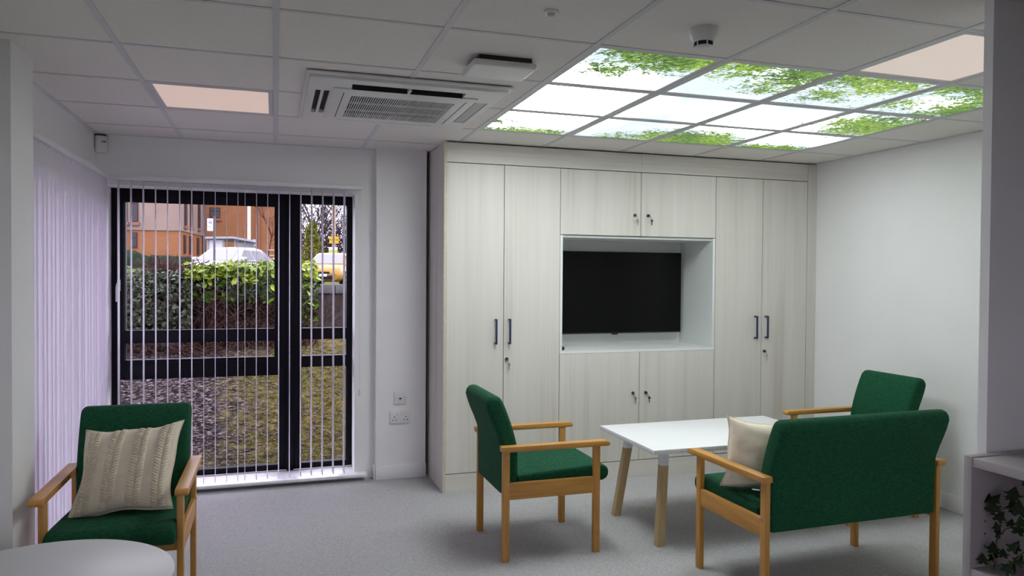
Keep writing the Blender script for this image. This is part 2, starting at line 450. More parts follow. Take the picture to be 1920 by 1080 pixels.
# window behind the closed blind in the left wall
win2 = tag(thing('window_2', None, None, (XL-.18, 4.55, .05)), kind='structure')
h2 = [(3.80, 4.52, .12, 1.94), (4.58, 5.30, .12, 1.94)]
MB().slab('x', 3.74, 5.36, .05, 2.0, XL-.21, XL-.15, h2).build('window_frame', MAT['frame'], win2, bevel=.004)
for h in h2: MB().box(XL-.185, XL-.179, h[0]-.005, h[1]+.005, h[2]-.005, h[3]+.005).build('pane', MAT['glass'], win2)
ly = []
y = 3.72
while y < 5.40: ly.append((-1.045+.004*(len(ly) % 2), y, math.radians(-13+random.uniform(-2, 2)))); y += .0735
bl2 = vertical_blind('vertical_blind', 'white vertical blind with closed slats covering the window of the left wall', 'vertical blinds',
    (-1.062, -1.018, 3.665, 5.335, 2.092, 2.122), ly, 2.088, .073)
for yy in (3.95, 5.05): MB().box(XL, -1.045, yy-.015, yy+.015, 2.116, 2.13).build('bracket', MAT['headrail'], bl2)

# unseen window added behind the camera as fill light for the room
win_fill = tag(thing('window_fill', None, None, (0, YF-.12, 1.0)), kind='structure')
h3 = [(-.70, -.025, 1.05, 1.95), (.025, .70, 1.05, 1.95)]
MB().slab('y', -.75, .75, 1.0, 2.0, YF-.15, YF-.09, h3).build('window_frame', MAT['frame'], win_fill, bevel=.004)
for h in h3: MB().box(h[0]-.005, h[1]+.005, YF-.123, YF-.117, h[2]-.005, h[3]+.005).build('pane', MAT['glass'], win_fill)

# ------------------------------------------------------------------ fitted cupboards
CY = 4.915
def lock(root, x, z, key=0, parent=None):
    p = parent or root
    lk = MB().lathe([(.0115,0),(.0115,-.012),(.009,-.015),(.009,-.016)], (x, CY, z), 'y', 14).build('lock', MAT['darkmetal'], p, smooth=40)
    if key:
        k = MB().box(x-.0012, x+.0012, CY-.030, CY-.014, z-.004, z+.004)
        dx = .012 if key == 1 else .022
        k.tube([(x, CY-.028, z), (x+dx*.5, CY-.03, z-.02), (x+dx, CY-.022, z-.034)], .0016, 5)
        k.lathe([(.010,0),(.010,-.003)], (x+dx, CY-.02, z-.038), 'y', 10).box(x+dx-.003, x+dx+.003, CY-.0225, CY-.0195, z-.072, z-.044)
        return k.build('key', MAT['chrome' if key == 1 else 'darkmetal'], p)
def handle(root, x, z0, z1):
    h = MB().box(x-.0065, x+.0065, CY-.038, CY-.028, z0, z1).box(x-.0065, x+.0065, CY-.032, CY, z0, z0+.012).box(x-.0065, x+.0065, CY-.032, CY, z1-.012, z1)
    return h.build('handle', MAT['navy'], root, bevel=.0015)
def door(root, x0, x1, z0, z1):
    return MB().box(x0+.002, x1-.002, CY, CY+.019, z0+.002, z1-.002).build('door', MAT['lam_z'], root, bevel=.0008, seg=1)
KZ, LZ, UZ, FZ = .128, .929, 1.780, 2.250
# tall cupboard beside the window
tc = thing('tall_cupboard', 'tall pale wood two-door cupboard with navy handles beside the window pier', 'cupboard', (1.51, 5.2, 0), group='fitted cupboards')
MB().slab('y', 1.11, 1.935, KZ, 2.30, CY+.02, 5.60, [(1.128, 1.917, KZ+.018, 2.28)]).box(1.12, 1.93, 5.58, 5.60, KZ, 2.3).build('carcass', MAT['cavity'], tc)  # all carcasses near-black: shade of the door gaps put into their colour
MB().box(1.091, 1.109, CY-.004, 5.64, 0, H-.002).build('end_panel', MAT['lam_z'], tc)
MB().box(1.0905, 1.1095, CY-.0052, CY-.0040, 0, H-.002).build('edge_strip', MAT['ply_edge'], tc)
d = door(tc, 1.109, 1.517, KZ, FZ); handle(d, 1.457, 1.010, 1.185)
d = door(tc, 1.517, 1.935, KZ, FZ); handle(d, 1.556, 1.010, 1.185); lock(tc, 1.541, .905, 1, d)
# tall cupboard in the corner
tr = thing('tall_cupboard', 'tall pale wood two-door cupboard with navy handles in the corner by the right wall', 'cupboard', (3.63, 5.2, 0), group='fitted cupboards')
MB().slab('y', 3.207, 4.048, KZ, 2.30, CY+.02, 5.60, [(3.225, 4.03, KZ+.018, 2.28)]).box(3.21, 4.04, 5.58, 5.60, KZ, 2.3).build('carcass', MAT['cavity'], tr)
d = door(tr, 3.207, 3.628, KZ, FZ); handle(d, 3.566, 1.008, 1.185)
d = door(tr, 3.628, 4.048, KZ, FZ); handle(d, 3.664, 1.010, 1.185); lock(tr, 3.655, .908, 1, d)
MB().box(4.050, XR-.002, CY, CY+.019, .0, H-.004).build('filler_strip', MAT['lam_z'], tr)
# top cupboard over the screen
wc = thing('wall_cupboard', 'short pale wood cupboard with two keyed doors above the television niche', 'cupboard', (2.571, 5.2, UZ), group='fitted cupboards')
MB().slab('y', 1.937, 3.205, UZ, 2.30, CY+.02, 5.60, [(1.955, 3.187, UZ+.018, 2.28)]).box(1.94, 3.2, 5.58, 5.60, UZ, 2.3).build('carcass', MAT['cavity'], wc)
d = door(wc, 1.935, 2.571, UZ, FZ); lock(wc, 2.521, 1.934, 1, d)
d = door(wc, 2.571, 3.207, UZ, FZ); lock(wc, 2.628, 1.934, 2, d)
# low cupboard under the screen
lc = thing('low_cupboard', 'low pale wood cupboard with two keyed doors below the television niche', 'cupboard', (2.571, 5.2, 0), group='fitted cupboards')
MB().slab('y', 1.937, 3.205, KZ, LZ-.02, CY+.02, 5.60, [(1.955, 3.187, KZ+.018, LZ-.038)]).box(1.94, 3.2, 5.58, 5.60, KZ, LZ-.02).build('carcass', MAT['cavity'], lc)
d = door(lc, 1.935, 2.571, KZ, LZ); lock(lc, 2.518, .626, 1, d)
d = door(lc, 2.571, 3.207, KZ, LZ); lock(lc, 2.622, .626, 2, d)
# niche lining, fascia, plinth
nl = thing('niche_lining', 'white open niche lining around the television between the cupboards', 'niche', (2.571, 5.2, LZ))
MB().box(1.937, 3.205, CY+.001, 5.40, LZ, LZ+.018).build('shelf_board', MAT['niche'], nl)
MB().box(1.937, 3.205, CY+.021, 5.40, UZ-.018, UZ-.001).build('top_board', MAT['niche'], nl)
MB().box(1.937, 1.956, CY+.003, 5.40, LZ+.018, UZ-.002).build('side_board', MAT['niche'], nl)
MB().box(3.186, 3.205, CY+.003, 5.40, LZ+.018, UZ-.002).build('side_board', MAT['niche'], nl)
MB().box(1.937, 3.205, 5.40, 5.418, LZ, UZ).build('back_board', MAT['niche'], nl)
fa = thing('fascia', 'long pale wood fascia board between cupboard doors and ceiling', 'fascia', (2.57, CY, FZ))
MB().box(1.111, 2.5725, CY, CY+.019, FZ+.003, H-.006).build('board', MAT['lam_x'], fa)
MB().box(2.5740, 4.048, CY, CY+.019, FZ+.003, H-.006).build('board', MAT['lam_x'], fa)
tag(MB().box(1.111, 4.048, CY+.003, CY+.022, 0, KZ-.003).build('plinth', MAT['lam_x']), 'pale wood plinth board running along the floor beneath the cupboards', 'plinth')
tag(MB().box(1.112, 4.046, CY+.10, CY+.12, 2.302, H).build('gap_shade_board', MAT['cavity']), 'dark board painting shade into the gap above the pale fascia', 'board')  # near-black colour stands in for shade between fascia and ceiling
# television
tv = thing('television', 'large black flat screen television mounted in the white niche', 'television', (2.588, 5.32, 1.03))
MB().box(2.032, 3.144, 5.305, 5.335, 1.035, 1.678).build('casing', MAT['black'], tv, bevel=.004)
MB().box(2.038, 3.138, 5.3035, 5.3055, 1.046, 1.672).build('screen', MAT['screen'], tv)
MB().box(2.53, 2.58, 5.300, 5.312, 1.026, 1.036).build('sensor_bar', MAT['black'], tv)
MB().box(2.40, 2.78, 5.335, 5.40, 1.2, 1.5).build('wall_bracket', MAT['black'], tv)
tag(MB().lathe([(.010,0),(.017,.004),(.019,.014),(.016,.024),(.006,.028)], (1.982, 4.985, LZ+.018), 'z', 16).build('cable_grommet', MAT['black'], smooth=40),
    'small black round puck on the white niche shelf below the television', 'puck')

# ------------------------------------------------------------------ wall fittings
s1 = thing('wall_socket', 'small white single outlet plate with centre slot on the window pier', 'socket', (.875, 5.385, .541))
MB().box(.830, .920, 5.374, 5.385, .543, .630).build('face_plate', MAT['plastic'], s1, bevel=.003)
MB().box(.866, .884, 5.3725, 5.3745, .578, .588).build('port', MAT['cavity'], s1)
for x in (.842, .908): MB().lathe([(.004,0),(.004,-.0015)], (x, 5.374, .588), 'y', 8).build('screw', MAT['chrome'], s1)
s2 = thing('wall_socket', 'white double power socket on the window pier above the skirting', 'socket', (.874, 5.385, .40))
MB().box(.800, .948, 5.374, 5.385, .402, .492).build('face_plate', MAT['plastic'], s2, bevel=.003)
for cx in (.832, .916):
    for dx, dz in ((0, .012), (-.011, -.010), (.011, -.010)):
        MB().box(cx+dx-.003, cx+dx+.003, 5.3725, 5.3745, .438+dz-.004, .438+dz+.004).build('pin_hole', MAT['cavity'], s2)
for cx in (.858, .890): MB().box(cx-.007, cx+.007, 5.370, 5.3745, .462, .482).build('rocker_switch', MAT['plastic'], s2, bevel=.001)
ps = thing('motion_sensor', 'white motion sensor fixed high in the corner beside the ceiling', 'sensor', (-1.078, 5.44, 2.27))
MB().prism([(-1.112,5.455),(-1.045,5.455),(-1.045,5.44),(-1.06,5.418),(-1.095,5.41),(-1.112,5.42)], 'z', 2.268, 2.378).build('housing', MAT['plastic'], ps, bevel=.006)
MB().box(-1.072, -1.048, 5.412, 5.428, 2.336, 2.341).build('sensor_slot', MAT['cavity'], ps)
MB().box(-1.112, -1.05, 5.425, 5.455, 2.379, 2.388).build('bracket', MAT['black'], ps)

# ------------------------------------------------------------------ ceiling fittings
def led(i, j, label, mat):
    x0, y0 = GX+.6*i, GY+.6*j
    r = thing('ceiling_light', label, 'light', (x0+.3, y0+.3, H), group='square ceiling lights')
    MB().slab('z', x0+.013, x0+.587, y0+.013, y0+.587, 2.393, 2.42, [(x0+.035, x0+.565, y0+.035, y0+.565)]).build('light_frame', MAT['tbar'], r)
    MB().box(x0+.034, x0+.566, y0+.034, y0+.566, 2.3975, 2.405).build('diffuser', mat, r)
led(-1, 2, 'square pinkish ceiling light panel in front of the window', MAT['led'])
led(4, -1, 'square pinkish ceiling light panel adjoining the sky picture panels', MAT['led2'])
SKL = {(2,0):'backlit panel of dark green branches over white sky, beside the smoke detector', (3,0):'backlit panel of scattered small leaves below blue sky, behind the smoke detector',
 (4,0):'backlit panel of hanging leafy twigs on blue sky, touching the ceiling light', (5,0):'backlit panel of dense leaves on blue sky, outer corner near the right wall',
 (2,1):'backlit panel of plain blown-out white sky, beside the air conditioner', (3,1):'backlit panel of plain pale blue sky, in the middle of the picture',
 (4,1):'backlit panel of one white cloud in blue sky, inside the picture', (5,1):'backlit panel of yellow-green crown on blue sky, along the right wall side',
 (2,2):'backlit panel of white sky with sparse twigs, corner between air conditioner and cupboards', (3,2):'backlit panel of pale sky with a few leaves at its edge, above the cupboards',
 (4,2):'backlit panel of a round dense green treetop, above the cupboards', (5,2):'backlit panel of low yellow-green foliage, corner by cupboards and right wall'}
for (i, j), lab in SKL.items():
    x0, y0 = GX+.6*i, GY+.6*j
    r = thing('sky_panel', lab, 'light panel', (x0+.3, y0+.3, H), group='sky picture panels in the ceiling')
    MB().slab('z', x0+.0125, x0+.5875, y0+.0105, y0+.5895, 2.3935, 2.425, [(x0+.030, x0+.570, y0+.030, y0+.570)]).build('panel_frame', MAT['tbar'], r)
    MB().box(x0+.029, x0+.571, y0+.029, y0+.571, 2.397, 2.402).build('picture', MAT['sky_picture'], r)

ac = thing('air_conditioner', 'white square ceiling air conditioner cassette with central intake grille', 'air conditioner', (.615, 3.92, 2.366))
AZ = 2.367
slots = [(.345,.888,3.512,3.586), (.186,.254,3.672,4.182), (.976,1.042,3.680,4.186), (.346,.880,4.302,4.338), (.357,.880,3.716,4.222)]
MB().slab('z', .132, 1.096, 3.402, 4.430, 2.3795, 2.3915, [(.155, 1.073, 3.440, 4.392)]).build('outer_rim', MAT['plastic'], ac, bevel=.006, seg=3)
MB().slab('z', .150, 1.078, 3.435, 4.397, AZ, 2.3915, slots).build('fascia_panel', MAT['plastic'], ac, bevel=.006, seg=3)
MB().slab('z', .262, .968, 3.592, 4.285, AZ-.006, AZ, [slots[4]]).build('inner_panel', MAT['plastic'], ac, bevel=.002)
for s in slots: MB().box(s[0]-.002, s[1]+.002, s[2]-.002, s[3]+.002, 2.386, 2.3912).build('cavity', MAT['cavity'], ac)
MB().box(.212, .226, 3.675, 4.180, AZ+.001, AZ+.012).build('louvre', MAT['plastic'], ac)
MB().box(.982, 1.036, 3.685, 4.182, AZ+.002, AZ+.008).build('louvre', MAT['acgrey'], ac)
MB().box(.350, .876, 4.306, 4.333, AZ+.001, AZ+.008).build('louvre', MAT['plastic'], ac)
for xa, xb in ((.350, .610), (.622, .884)): MB().box(xa, xb, 3.578, 3.5855, AZ-.007, 2.387).build('outlet_shade', MAT['cavity'], ac)  # near-black strips paint the shade inside the near slot
MB().box(.610, .622, 3.520, 3.5865, AZ-.007, AZ+.014).build('louvre_clip', MAT['plastic'], ac)
g = MB(); x = .357
while x < .880:
    g.box(x, x+.0044, 3.716, 4.222, AZ-.004, AZ); x += .0113
for yy in (3.885, 4.053): g.box(.357, .880, yy-.003, yy+.003, AZ-.004, AZ+.004)
tag(g.build('grille', MAT['plastic'], ac), kind='stuff')
for xx in (.318, .925): MB().box(xx-.002, xx+.002, 3.66, 4.24, AZ-.0065, AZ-.0055).build('panel_seam', MAT['cavity'], ac)
MB().lathe([(.006,0),(.006,-.001)], (.918, 4.115, AZ-.006), 'z', 10).build('badge', MAT['acgrey'], ac)

rt = thing('ceiling_box', 'flat white rounded network box on a dark mount under the ceiling', 'network box', (.915, 3.05, 2.35))
MB().box(.80, 1.03, 2.955, 3.13, 2.374, 2.3955).build('mount', MAT['black'], rt)
MB().box(.775, 1.052, 2.945, 3.158, 2.350, 2.377).build('housing', MAT['plastic'], rt, bevel=.011, seg=4)
sd = thing('smoke_detector', 'white conical smoke detector with black vents under the ceiling', 'smoke detector', (1.50, 2.392, 2.325))
c = (1.50, 2.392, 0)
MB().lathe([(.034,2.3455),(.037,2.347),(.047,2.366),(.052,2.384),(.052,2.3955),(.001,2.3955)], c, 'z', 36).build('base', MAT['plastic'], sd, smooth=40)
MB().lathe([(.0325,2.332),(.0345,2.3458)], c, 'z', 30).build('chamber', MAT['cavity'], sd, smooth=40)
MB().lathe([(.001,2.324),(.018,2.324),(.0285,2.328),(.0325,2.332),(.001,2.3325)], c, 'z', 36).build('cap', MAT['plastic'], sd, smooth=40)
for k in range(6):
    t = 2*PI*k/6+.35
    MB().box(-.0015, .0020, -.0025, .0025, 0, .014).build('rib', MAT['plastic'], sd, world=False)
    o = sd.children[-1] if False else col.objects[-1]
    o.location = (.0335*math.cos(t), .0335*math.sin(t), 2.331-2.325); o.rotation_euler = (0, 0, t)
sp = thing('ceiling_sensor', 'small round clear-lensed sensor recessed in the ceiling tile', 'sensor', (.905, 2.40, 2.38))
MB().lathe([(.001,2.3955),(.026,2.3955),(.025,2.3895),(.016,2.3875),(.001,2.3875)], (.905,2.40,0), 'z', 28).build('bezel', MAT['plastic'], sp, smooth=40)
MB().lathe([(.014,2.3875),(.012,2.381),(.005,2.378),(.001,2.3775)], (.905,2.40,0), 'z', 20).build('lens', MAT['acgrey'], sp, smooth=50)

# ------------------------------------------------------------------ seating
def bez(p, n=6): return p
BACK = [(.181,.40),(.179,.45),(.179,.563),(.186,.606),(.200,.660),(.219,.720),(.246,.790),(.263,.828),(.275,.846),(.292,.857),(.315,.860),(.336,.853),(.350,.835),(.354,.812),
        (.342,.770),(.325,.726),(.305,.680),(.287,.632),(.280,.60),(.277,.50),(.276,.42),(.275,.352),(.262,.346),(.240,.346),(.215,.365),(.195,.385)]
SEAT = [(.185,.440),(.05,.449),(-.10,.458),(-.22,.464),(-.28,.465),(-.312,.460),(-.331,.447),(-.339,.428),(-.337,.405),(-.326,.388),(-.305,.378),(-.27,.376),(-.10,.376),(.10,.374),(.185,.374)]
def make_seat(name, label, cat, W, group=None):
    r = thing(name, label, cat, group=group)
    lw, ld = .013, .019
    for sx_ in (-1, 1):
        for sy in (-1, 1):
            lg = MB().box(sx_*W-lw, sx_*W+lw, sy*.255-ld, sy*.255+ld, 0, .578).build('leg', MAT['wood_z'], r, bevel=.003, world=False)
            if sy == 1:
                for z in (.545, .405):
                    MB().lathe([(.0055,0),(.0055,.003*sx_),(.001,.004*sx_)], (sx_*(W+lw), .248, z), 'x', 10).build('bolt', MAT['chrome'], lg, world=False, smooth=40)
        MB().box(sx_*W-.011, sx_*W+.011, -.237, .237, .322, .410).build('side_rail', MAT['wood_y'], r, bevel=.003, world=False)
        pr_ = [(.284,.576),(.284,.604),(-.295,.604),(-.310,.602),(-.319,.596),(-.322,.588),(-.319,.580),(-.311,.576)]
        xc = sx_*(W+.010)
        MB().prism(pr_, 'x', xc-.026, xc+.026).build('armrest', MAT['wood_y'], r, bevel=.003, world=False)
    MB().box(-W+.011, W-.011, -.225, -.203, .325, .374).build('front_rail', MAT['wood_x'], r, bevel=.002, world=False)
    MB().box(-W+.011, W-.011, .195, .215, .325, .372).build('back_rail', MAT['wood_x'], r, bevel=.002, world=False)
    MB().pad(SEAT, -W+.0135, W-.0135, .016, 4).build('seat_pad', MAT['green'], r, smooth=40, world=False)
    MB().pad(BACK, -W+.0135, W-.0135, .028, 6).build('backrest', MAT['green'], r, smooth=40, world=False)
    return r
chairA = make_seat('armchair', 'green wooden armchair holding a braided cream cushion, in front of the window', 'chair', .25, 'green armchairs')
chairA.location = (-.620, 3.590, 0)
chairB = copy_tree(chairA); chairB['label'] = 'empty green armchair facing the white table, back towards the window'
chairB.location = (1.397, 3.893, 0); chairB.rotation_euler = (0, 0, PI/2)
chairC = copy_tree(chairA); chairC['label'] = 'green armchair by the right wall, partly hidden behind the green two-seat sofa'
chairC.location = (3.540, 3.842, 0); chairC.rotation_euler = (0, 0, -PI/2)
sofa = make_seat('two_seat_sofa', 'wide green two-seat sofa with wooden arms and its back to the room', 'sofa', .4975)
sofa.location = (2.574, 3.042, 0); sofa.rotation_euler = (0, 0, PI+math.radians(1.2))

def cushion(name, label, w, h, T, braids=True, group=None, shear=0):
    r = thing(name, label, 'cushion', group=group)
    n = 40
    def surf(s, t, side, lift=0):
        # s, t in [-1, 1]; pinched edges, pointed corners
        e = max(0, 1-abs(s)**2.4)**.5*max(0, 1-abs(t)**2.4)**.5
        px = 1-.11*(1-t*t)*abs(s)**3+.02*math.sin(5*t+s)*abs(s)**4
        pz = 1-.11*(1-s*s)*abs(t)**3+.02*math.sin(6*s+2*t)*abs(t)**4
        wr = .004*math.sin(7*s+3*t)*e+.003*math.sin(11*t-4*s)*e
        return (s*w/2*px+shear*t*h/2, side*(T/2*e+lift*min(1, 4*e))+wr*.6, h/2+t*h/2*pz)
    m = MB()
    for side in (-1, 1):
        b0 = len(m.v)
        for i in range(n+1):
            for j in range(n+1):
                m.v.append(surf(-1+2*i/n, -1+2*j/n, side))
        for i in range(n):
            for j in range(n):
                a = b0+i*(n+1)+j
                m.f.append((a, a+1, a+n+2, a+n+1))
    me_o = m.build('cover', MAT['cream'], r, smooth=70, world=False)
    bm = bmesh.new(); bm.from_mesh(me_o.data); bmesh.ops.remove_doubles(bm, verts=bm.verts, dist=.0004); bmesh.ops.recalc_face_normals(bm, faces=bm.faces); bm.to_mesh(me_o.data); bm.free()
    pts = []
    for k in range(4*24):
        q = k/24; q0 = int(q); f = (q-q0)*2-1
        s, t = [(f, -1), (1, f), (-f, 1), (-1, -f)][q0]
        pts.append(surf(s, t, 1))
    pts.append(pts[0]); MB().tube(pts, .003, 6).build('piping', MAT['cream'], r, smooth=60, world=False)
    if braids:
        for sb in (-.74, -.25, .25, .74):
            b = MB(); nu, nv = 22, 260; hw = .15
            for j in range(nv+1):
                t = -.975+1.95*j/nv
                for i in range(nu+1):
                    q = -1+2*i/nu
                    s = sb+q*hw
                    ph = (t*h*.5/.0125-abs(q)*1.15)*PI
                    bump = abs(math.sin(ph))**.7
                    prof = max(0, 1-abs(abs(q)-.5)**2*3.6)*(1-max(0, abs(q)-.86)/.14)
                    groove = 1-.75*math.exp(-(q/.10)**2)
                    b.v.append(surf(max(-.999, min(.999, s)), t, -1, .002+.017*bump*prof*groove if abs(q) < .999 else -.001))
            for j in range(nv):
                for i in range(nu):
                    a = j*(nu+1)+i; b.f.append((a, a+1, a+nu+2, a+nu+1))
            b.build('braid', MAT['knit'], r, smooth=80, world=False)
    return r
cu1 = cushion('braided_cushion', 'cream cushion with raised braided stripes on the armchair before the window', .405, .385, .15, True, 'cream cushions', .12)
cu1.location = (-.600, 3.490, .455); cu1.rotation_euler = (math.radians(-26), math.radians(-4), math.radians(-4))
cu2 = cushion('braided_cushion', 'plain back of a cream cushion leaning on the green two-seat sofa', .42, .335, .15, True, 'cream cushions')
cu2.location = (2.262, 3.020, .452); cu2.rotation_euler = (math.radians(4), math.radians(-5), PI-math.radians(24))
tg = MB().box(-.03, .03, -.10, -.07, .004, .005).build('care_label', MAT['headrail'], cu2, world=False); tg.location = (.05, .17, .012)

# ------------------------------------------------------------------ tables
tb = thing('coffee_table', 'rectangular white coffee table on splayed pale wood legs between the green chairs', 'table', (2.548, 3.888, 0))
MB().box(1.945, 3.150, 3.540, 4.236, .525, .550).build('tabletop', MAT['tabletop'], tb, bevel=.002)
def splay_leg(root, x, y, dx, dy, h=.52, cut=.43, r=.0225):
    def ring(z):
        k = z/h; return [(x+dx*k+a*r, y+dy*k+b*r, z) for a, b in ((-1,-1),(1,-1),(1,1),(-1,1))]
    def seg(z0, z1, nm, mat, par, g=1.0):
        m = MB().add(ring(z0)+ring(z1), [(0,1,2,3),(4,5,6,7),(0,1,5,4),(1,2,6,5),(2,3,7,6),(3,0,4,7)])
        return m.build(nm, mat, par, bevel=.003)
    lg = seg(0, cut, 'leg', MAT['pale_z'], root); seg(cut, h+.006, 'leg_bracket', MAT['tabletop'], lg)
for x, dx in ((2.025, .06), (3.07, -.06)):
    for y, dy in ((3.620, .062), (4.165, -.062)): splay_leg(tb, x, y, dx, dy)
rd = thing('round_table', 'round light grey table top before the armchair with the braided cushion', 'table', (-.690, 2.512, 0))
MB().lathe([(.001,.531),(.388,.531),(.392,.533),(.392,.554),(.389,.556),(.001,.556)], (-.690,2.512,0), 'z', 72).build('tabletop', MAT['grey_top'], rd, smooth=40)
for k in range(4):
    t = PI/4+k*PI/2; c_, s_ = math.cos(t), math.sin(t)
    splay_leg(rd, -.690+.27*c_, 2.512+.27*s_, -.06*c_, -.06*s_, .525)

# ------------------------------------------------------------------ shelf unit with ivy
su = thing('shelf_unit', 'low white open shelf unit with a trailing ivy inside', 'shelf unit', (2.27, 1.49, 0))
SX0, SX1, SY0, SY1 = 2.108, 2.488, 1.02, 1.810
MB().box(SX0, SX1, SY1-.028, SY1, 0, .920).build('end_panel', MAT['shelf'], su, bevel=.0015)
MB().box(SX0, SX1, SY0, SY0+.028, 0, .920).build('end_panel', MAT['shelf'], su, bevel=.0015)
MB().box(SX0+.002, SX1, SY0+.028, SY1-.028, .889, .917).build('top_board', MAT['shelf'], su, bevel=.0015)
MB().box(SX0+.002, SX1, SY0+.028, SY1-.028, .537, .565).build('shelf_board', MAT['shelf'], su, bevel=.0015)
MB().box(SX0+.002, SX1, SY0+.028, SY1-.028, .185, .213).box(SX0+.01, SX1, SY0+.028, SY1-.028, 0, .05).build('bottom_board', MAT['shelf'], su, bevel=.0015)
MB().box(SX1-.008, SX1-.001, SY0+.028, SY1-.028, .05, .889).build('back_panel', MAT['shelf'], su)
for z in (.63, .67, .71, .75): MB().lathe([(.003,0),(.003,-.0006)], (SX0+.06, SY1-.0285, z), 'y', 8).build('peg_hole', MAT['cavity'], su)
def sc(p): return (p[0]*.825, p[1]*.825, CAMZ+(p[2]-CAMZ)*.825)     # plant drawn a little larger, set into the shelf bay
iv = thing('ivy_plant', 'dark green trailing ivy in a pot on the white shelf unit', 'plant', (2.26, 1.42, .565))
MB().lathe([(.045,.566),(.062,.655),(.065,.665),(.058,.665),(.050,.652),(.001,.652)], (2.26,1.42,0), 'z', 28).build('pot', MAT['pot'], iv, smooth=40)
lobes = [(0,-.10),(.25,-.32),(.52,-.22),(.36,.05),(.78,.18),(.40,.34),(.30,.52),(0,1.0)]
pts2 = lobes+[(-a, b) for a, b in reversed(lobes[1:-1])]
lm = MB(); lm.v = [(0, .1, .03)]+[(a, b, .10*abs(a)*(1 if b > 0 else .5)-.12*max(0, b-.3)) for a, b in pts2]
lm.f = [(0, 1+i, 1+(i+1) % len(pts2)) for i in range(len(pts2))]
leafdata = None
random.seed(11)
def put_leaf(p, size, rot):
    global leafdata
    q = Vector(p)-iv.location
    if leafdata is None:
        o = lm.build('leaf', MAT['ivy'], iv, world=False, smooth=60); leafdata = o.data
        o.location = q; o.rotation_euler = rot; o.scale = (size,)*3
    else: share('leaf', leafdata, iv, q, rot, (size,)*3)
stems = [[(2.72,1.75,.50),(2.67,1.86,.655),(2.65,1.97,.668),(2.635,2.06,.625),(2.625,2.135,.595),(2.62,2.172,.598)],
         [(2.70,1.76,.50),(2.65,1.87,.60),(2.63,1.98,.575),(2.62,2.06,.555),(2.61,2.095,.50),(2.60,2.10,.42),(2.60,2.11,.385)],
         [(2.72,1.77,.50),(2.66,1.90,.53),(2.62,2.0,.48),(2.61,2.035,.43),(2.60,2.04,.39)],
         [(2.73,1.76,.50),(2.70,1.86,.70),(2.66,1.98,.70),(2.63,2.03,.675)],
         [(2.75,1.70,.50),(2.66,1.66,.60),(2.60,1.60,.52),(2.58,1.58,.42)]]
for s in stems:
    s = [sc(p) for p in s]
    fine_ = []
    for a, b in zip(s[:-1], s[1:]):
        for k in range(4): fine_.append(Vector(a).lerp(Vector(b), k/4)+Vector((random.gauss(0,.003), random.gauss(0,.003), random.gauss(0,.003))))
    fine_.append(Vector(s[-1]))
    MB().tube(fine_, .0026, 5).build('stem', MAT['ivy_stem'], iv, smooth=60)
    for k in range(3, len(fine_), 3):
        p = fine_[k]
        put_leaf((p.x-.012, p.y+random.uniform(-.02,.02), p.z+random.uniform(-.012,.028)), random.uniform(.023,.035),
                 (random.uniform(.6,1.5), random.uniform(-.5,.5), -PI/2+random.uniform(-1.1,1.1)))
for (y_, z_, s_) in [(2.153,.629,.036),(2.113,.637,.040),(2.061,.662,.028),(2.03,.68,.044),(2.059,.562,.028),(2.095,.515,.046),(2.026,.483,.044),(2.117,.415,.048),(2.042,.406,.046),(2.005,.628,.05),(2.010,.44,.04),(2.02,.55,.04)]:
    put_leaf(sc((2.612+random.uniform(-.01,.02), y_, z_)), s_*.825, (random.uniform(.9,1.6), random.uniform(-.4,.4), -PI/2+random.uniform(-.6,.6)))

# ------------------------------------------------------------------ outside
OUT = {}
OUT['soil'] = None
def ground_mat():
    m, nt, b = nodes('garden_ground'); L = nt.links.new
    b.inputs['Roughness'].default_value = .95; b.inputs['Specular IOR Level'].default_value = .03
    pos = N(nt, 'ShaderNodeNewGeometry').outputs['Position']
    def nz(s, d=4):
        n = N(nt, 'ShaderNodeTexNoise'); n.inputs['Scale'].default_value = s; n.inputs['Detail'].default_value = d; L(pos, n.inputs['Vector']); return n.outputs['Fac']
    def ramp(f, st):
        r = N(nt, 'ShaderNodeValToRGB'); e = r.color_ramp.elements
        e[0].position, e[0].color = st[0][0], (*st[0][1], 1); e[1].position, e[1].color = st[-1][0], (*st[-1][1], 1)
        for p, c in st[1:-1]: e.new(p).color = (*c, 1)
        L(f, r.inputs[0]); return r.outputs[0]
    soil = ramp(nz(24, 9), [(.38, (.006,.005,.005)), (.49, (.018,.014,.015)), (.57, (.042,.034,.036)), (.68, (.13,.11,.115))])
    turf = ramp(nz(13, 9), [(.36, (.012,.009,.005)), (.44, (.052,.034,.017)), (.51, (.050,.056,.010)), (.57, (.105,.085,.024)), (.62, (.085,.056,.030)), (.70, (.15,.115,.07))])
    sep = N(nt, 'ShaderNodeSeparateXYZ'); L(pos, sep.inputs[0])
    a = N(nt, 'ShaderNodeMath', operation='MULTIPLY_ADD'); L(sep.outputs['X'], a.inputs[0]); a.inputs[1].default_value = 1.6; a.inputs[2].default_value = .95
    b2 = N(nt, 'ShaderNodeMath', operation='MULTIPLY_ADD'); L(nz(3.5, 5), b2.inputs[0]); b2.inputs[1].default_value = 1.8; L(a.outputs[0], b2.inputs[2])
    y = N(nt, 'ShaderNodeMath', operation='SUBTRACT'); L(b2.outputs[0], y.inputs[0]); y.inputs[1].default_value = .95; y.use_clamp = True
    mx = N(nt, 'ShaderNodeMix', data_type='RGBA'); L(y.outputs[0], mx.inputs['Factor']); L(soil, mx.inputs['A']); L(turf, mx.inputs['B'])
    L(mx.outputs['Result'], b.inputs['Base Color'])
    bp = N(nt, 'ShaderNodeBump'); bp.inputs['Strength'].default_value = .5; bp.inputs['Distance'].default_value = .008; L(nz(60, 4), bp.inputs['Height'])
    return m
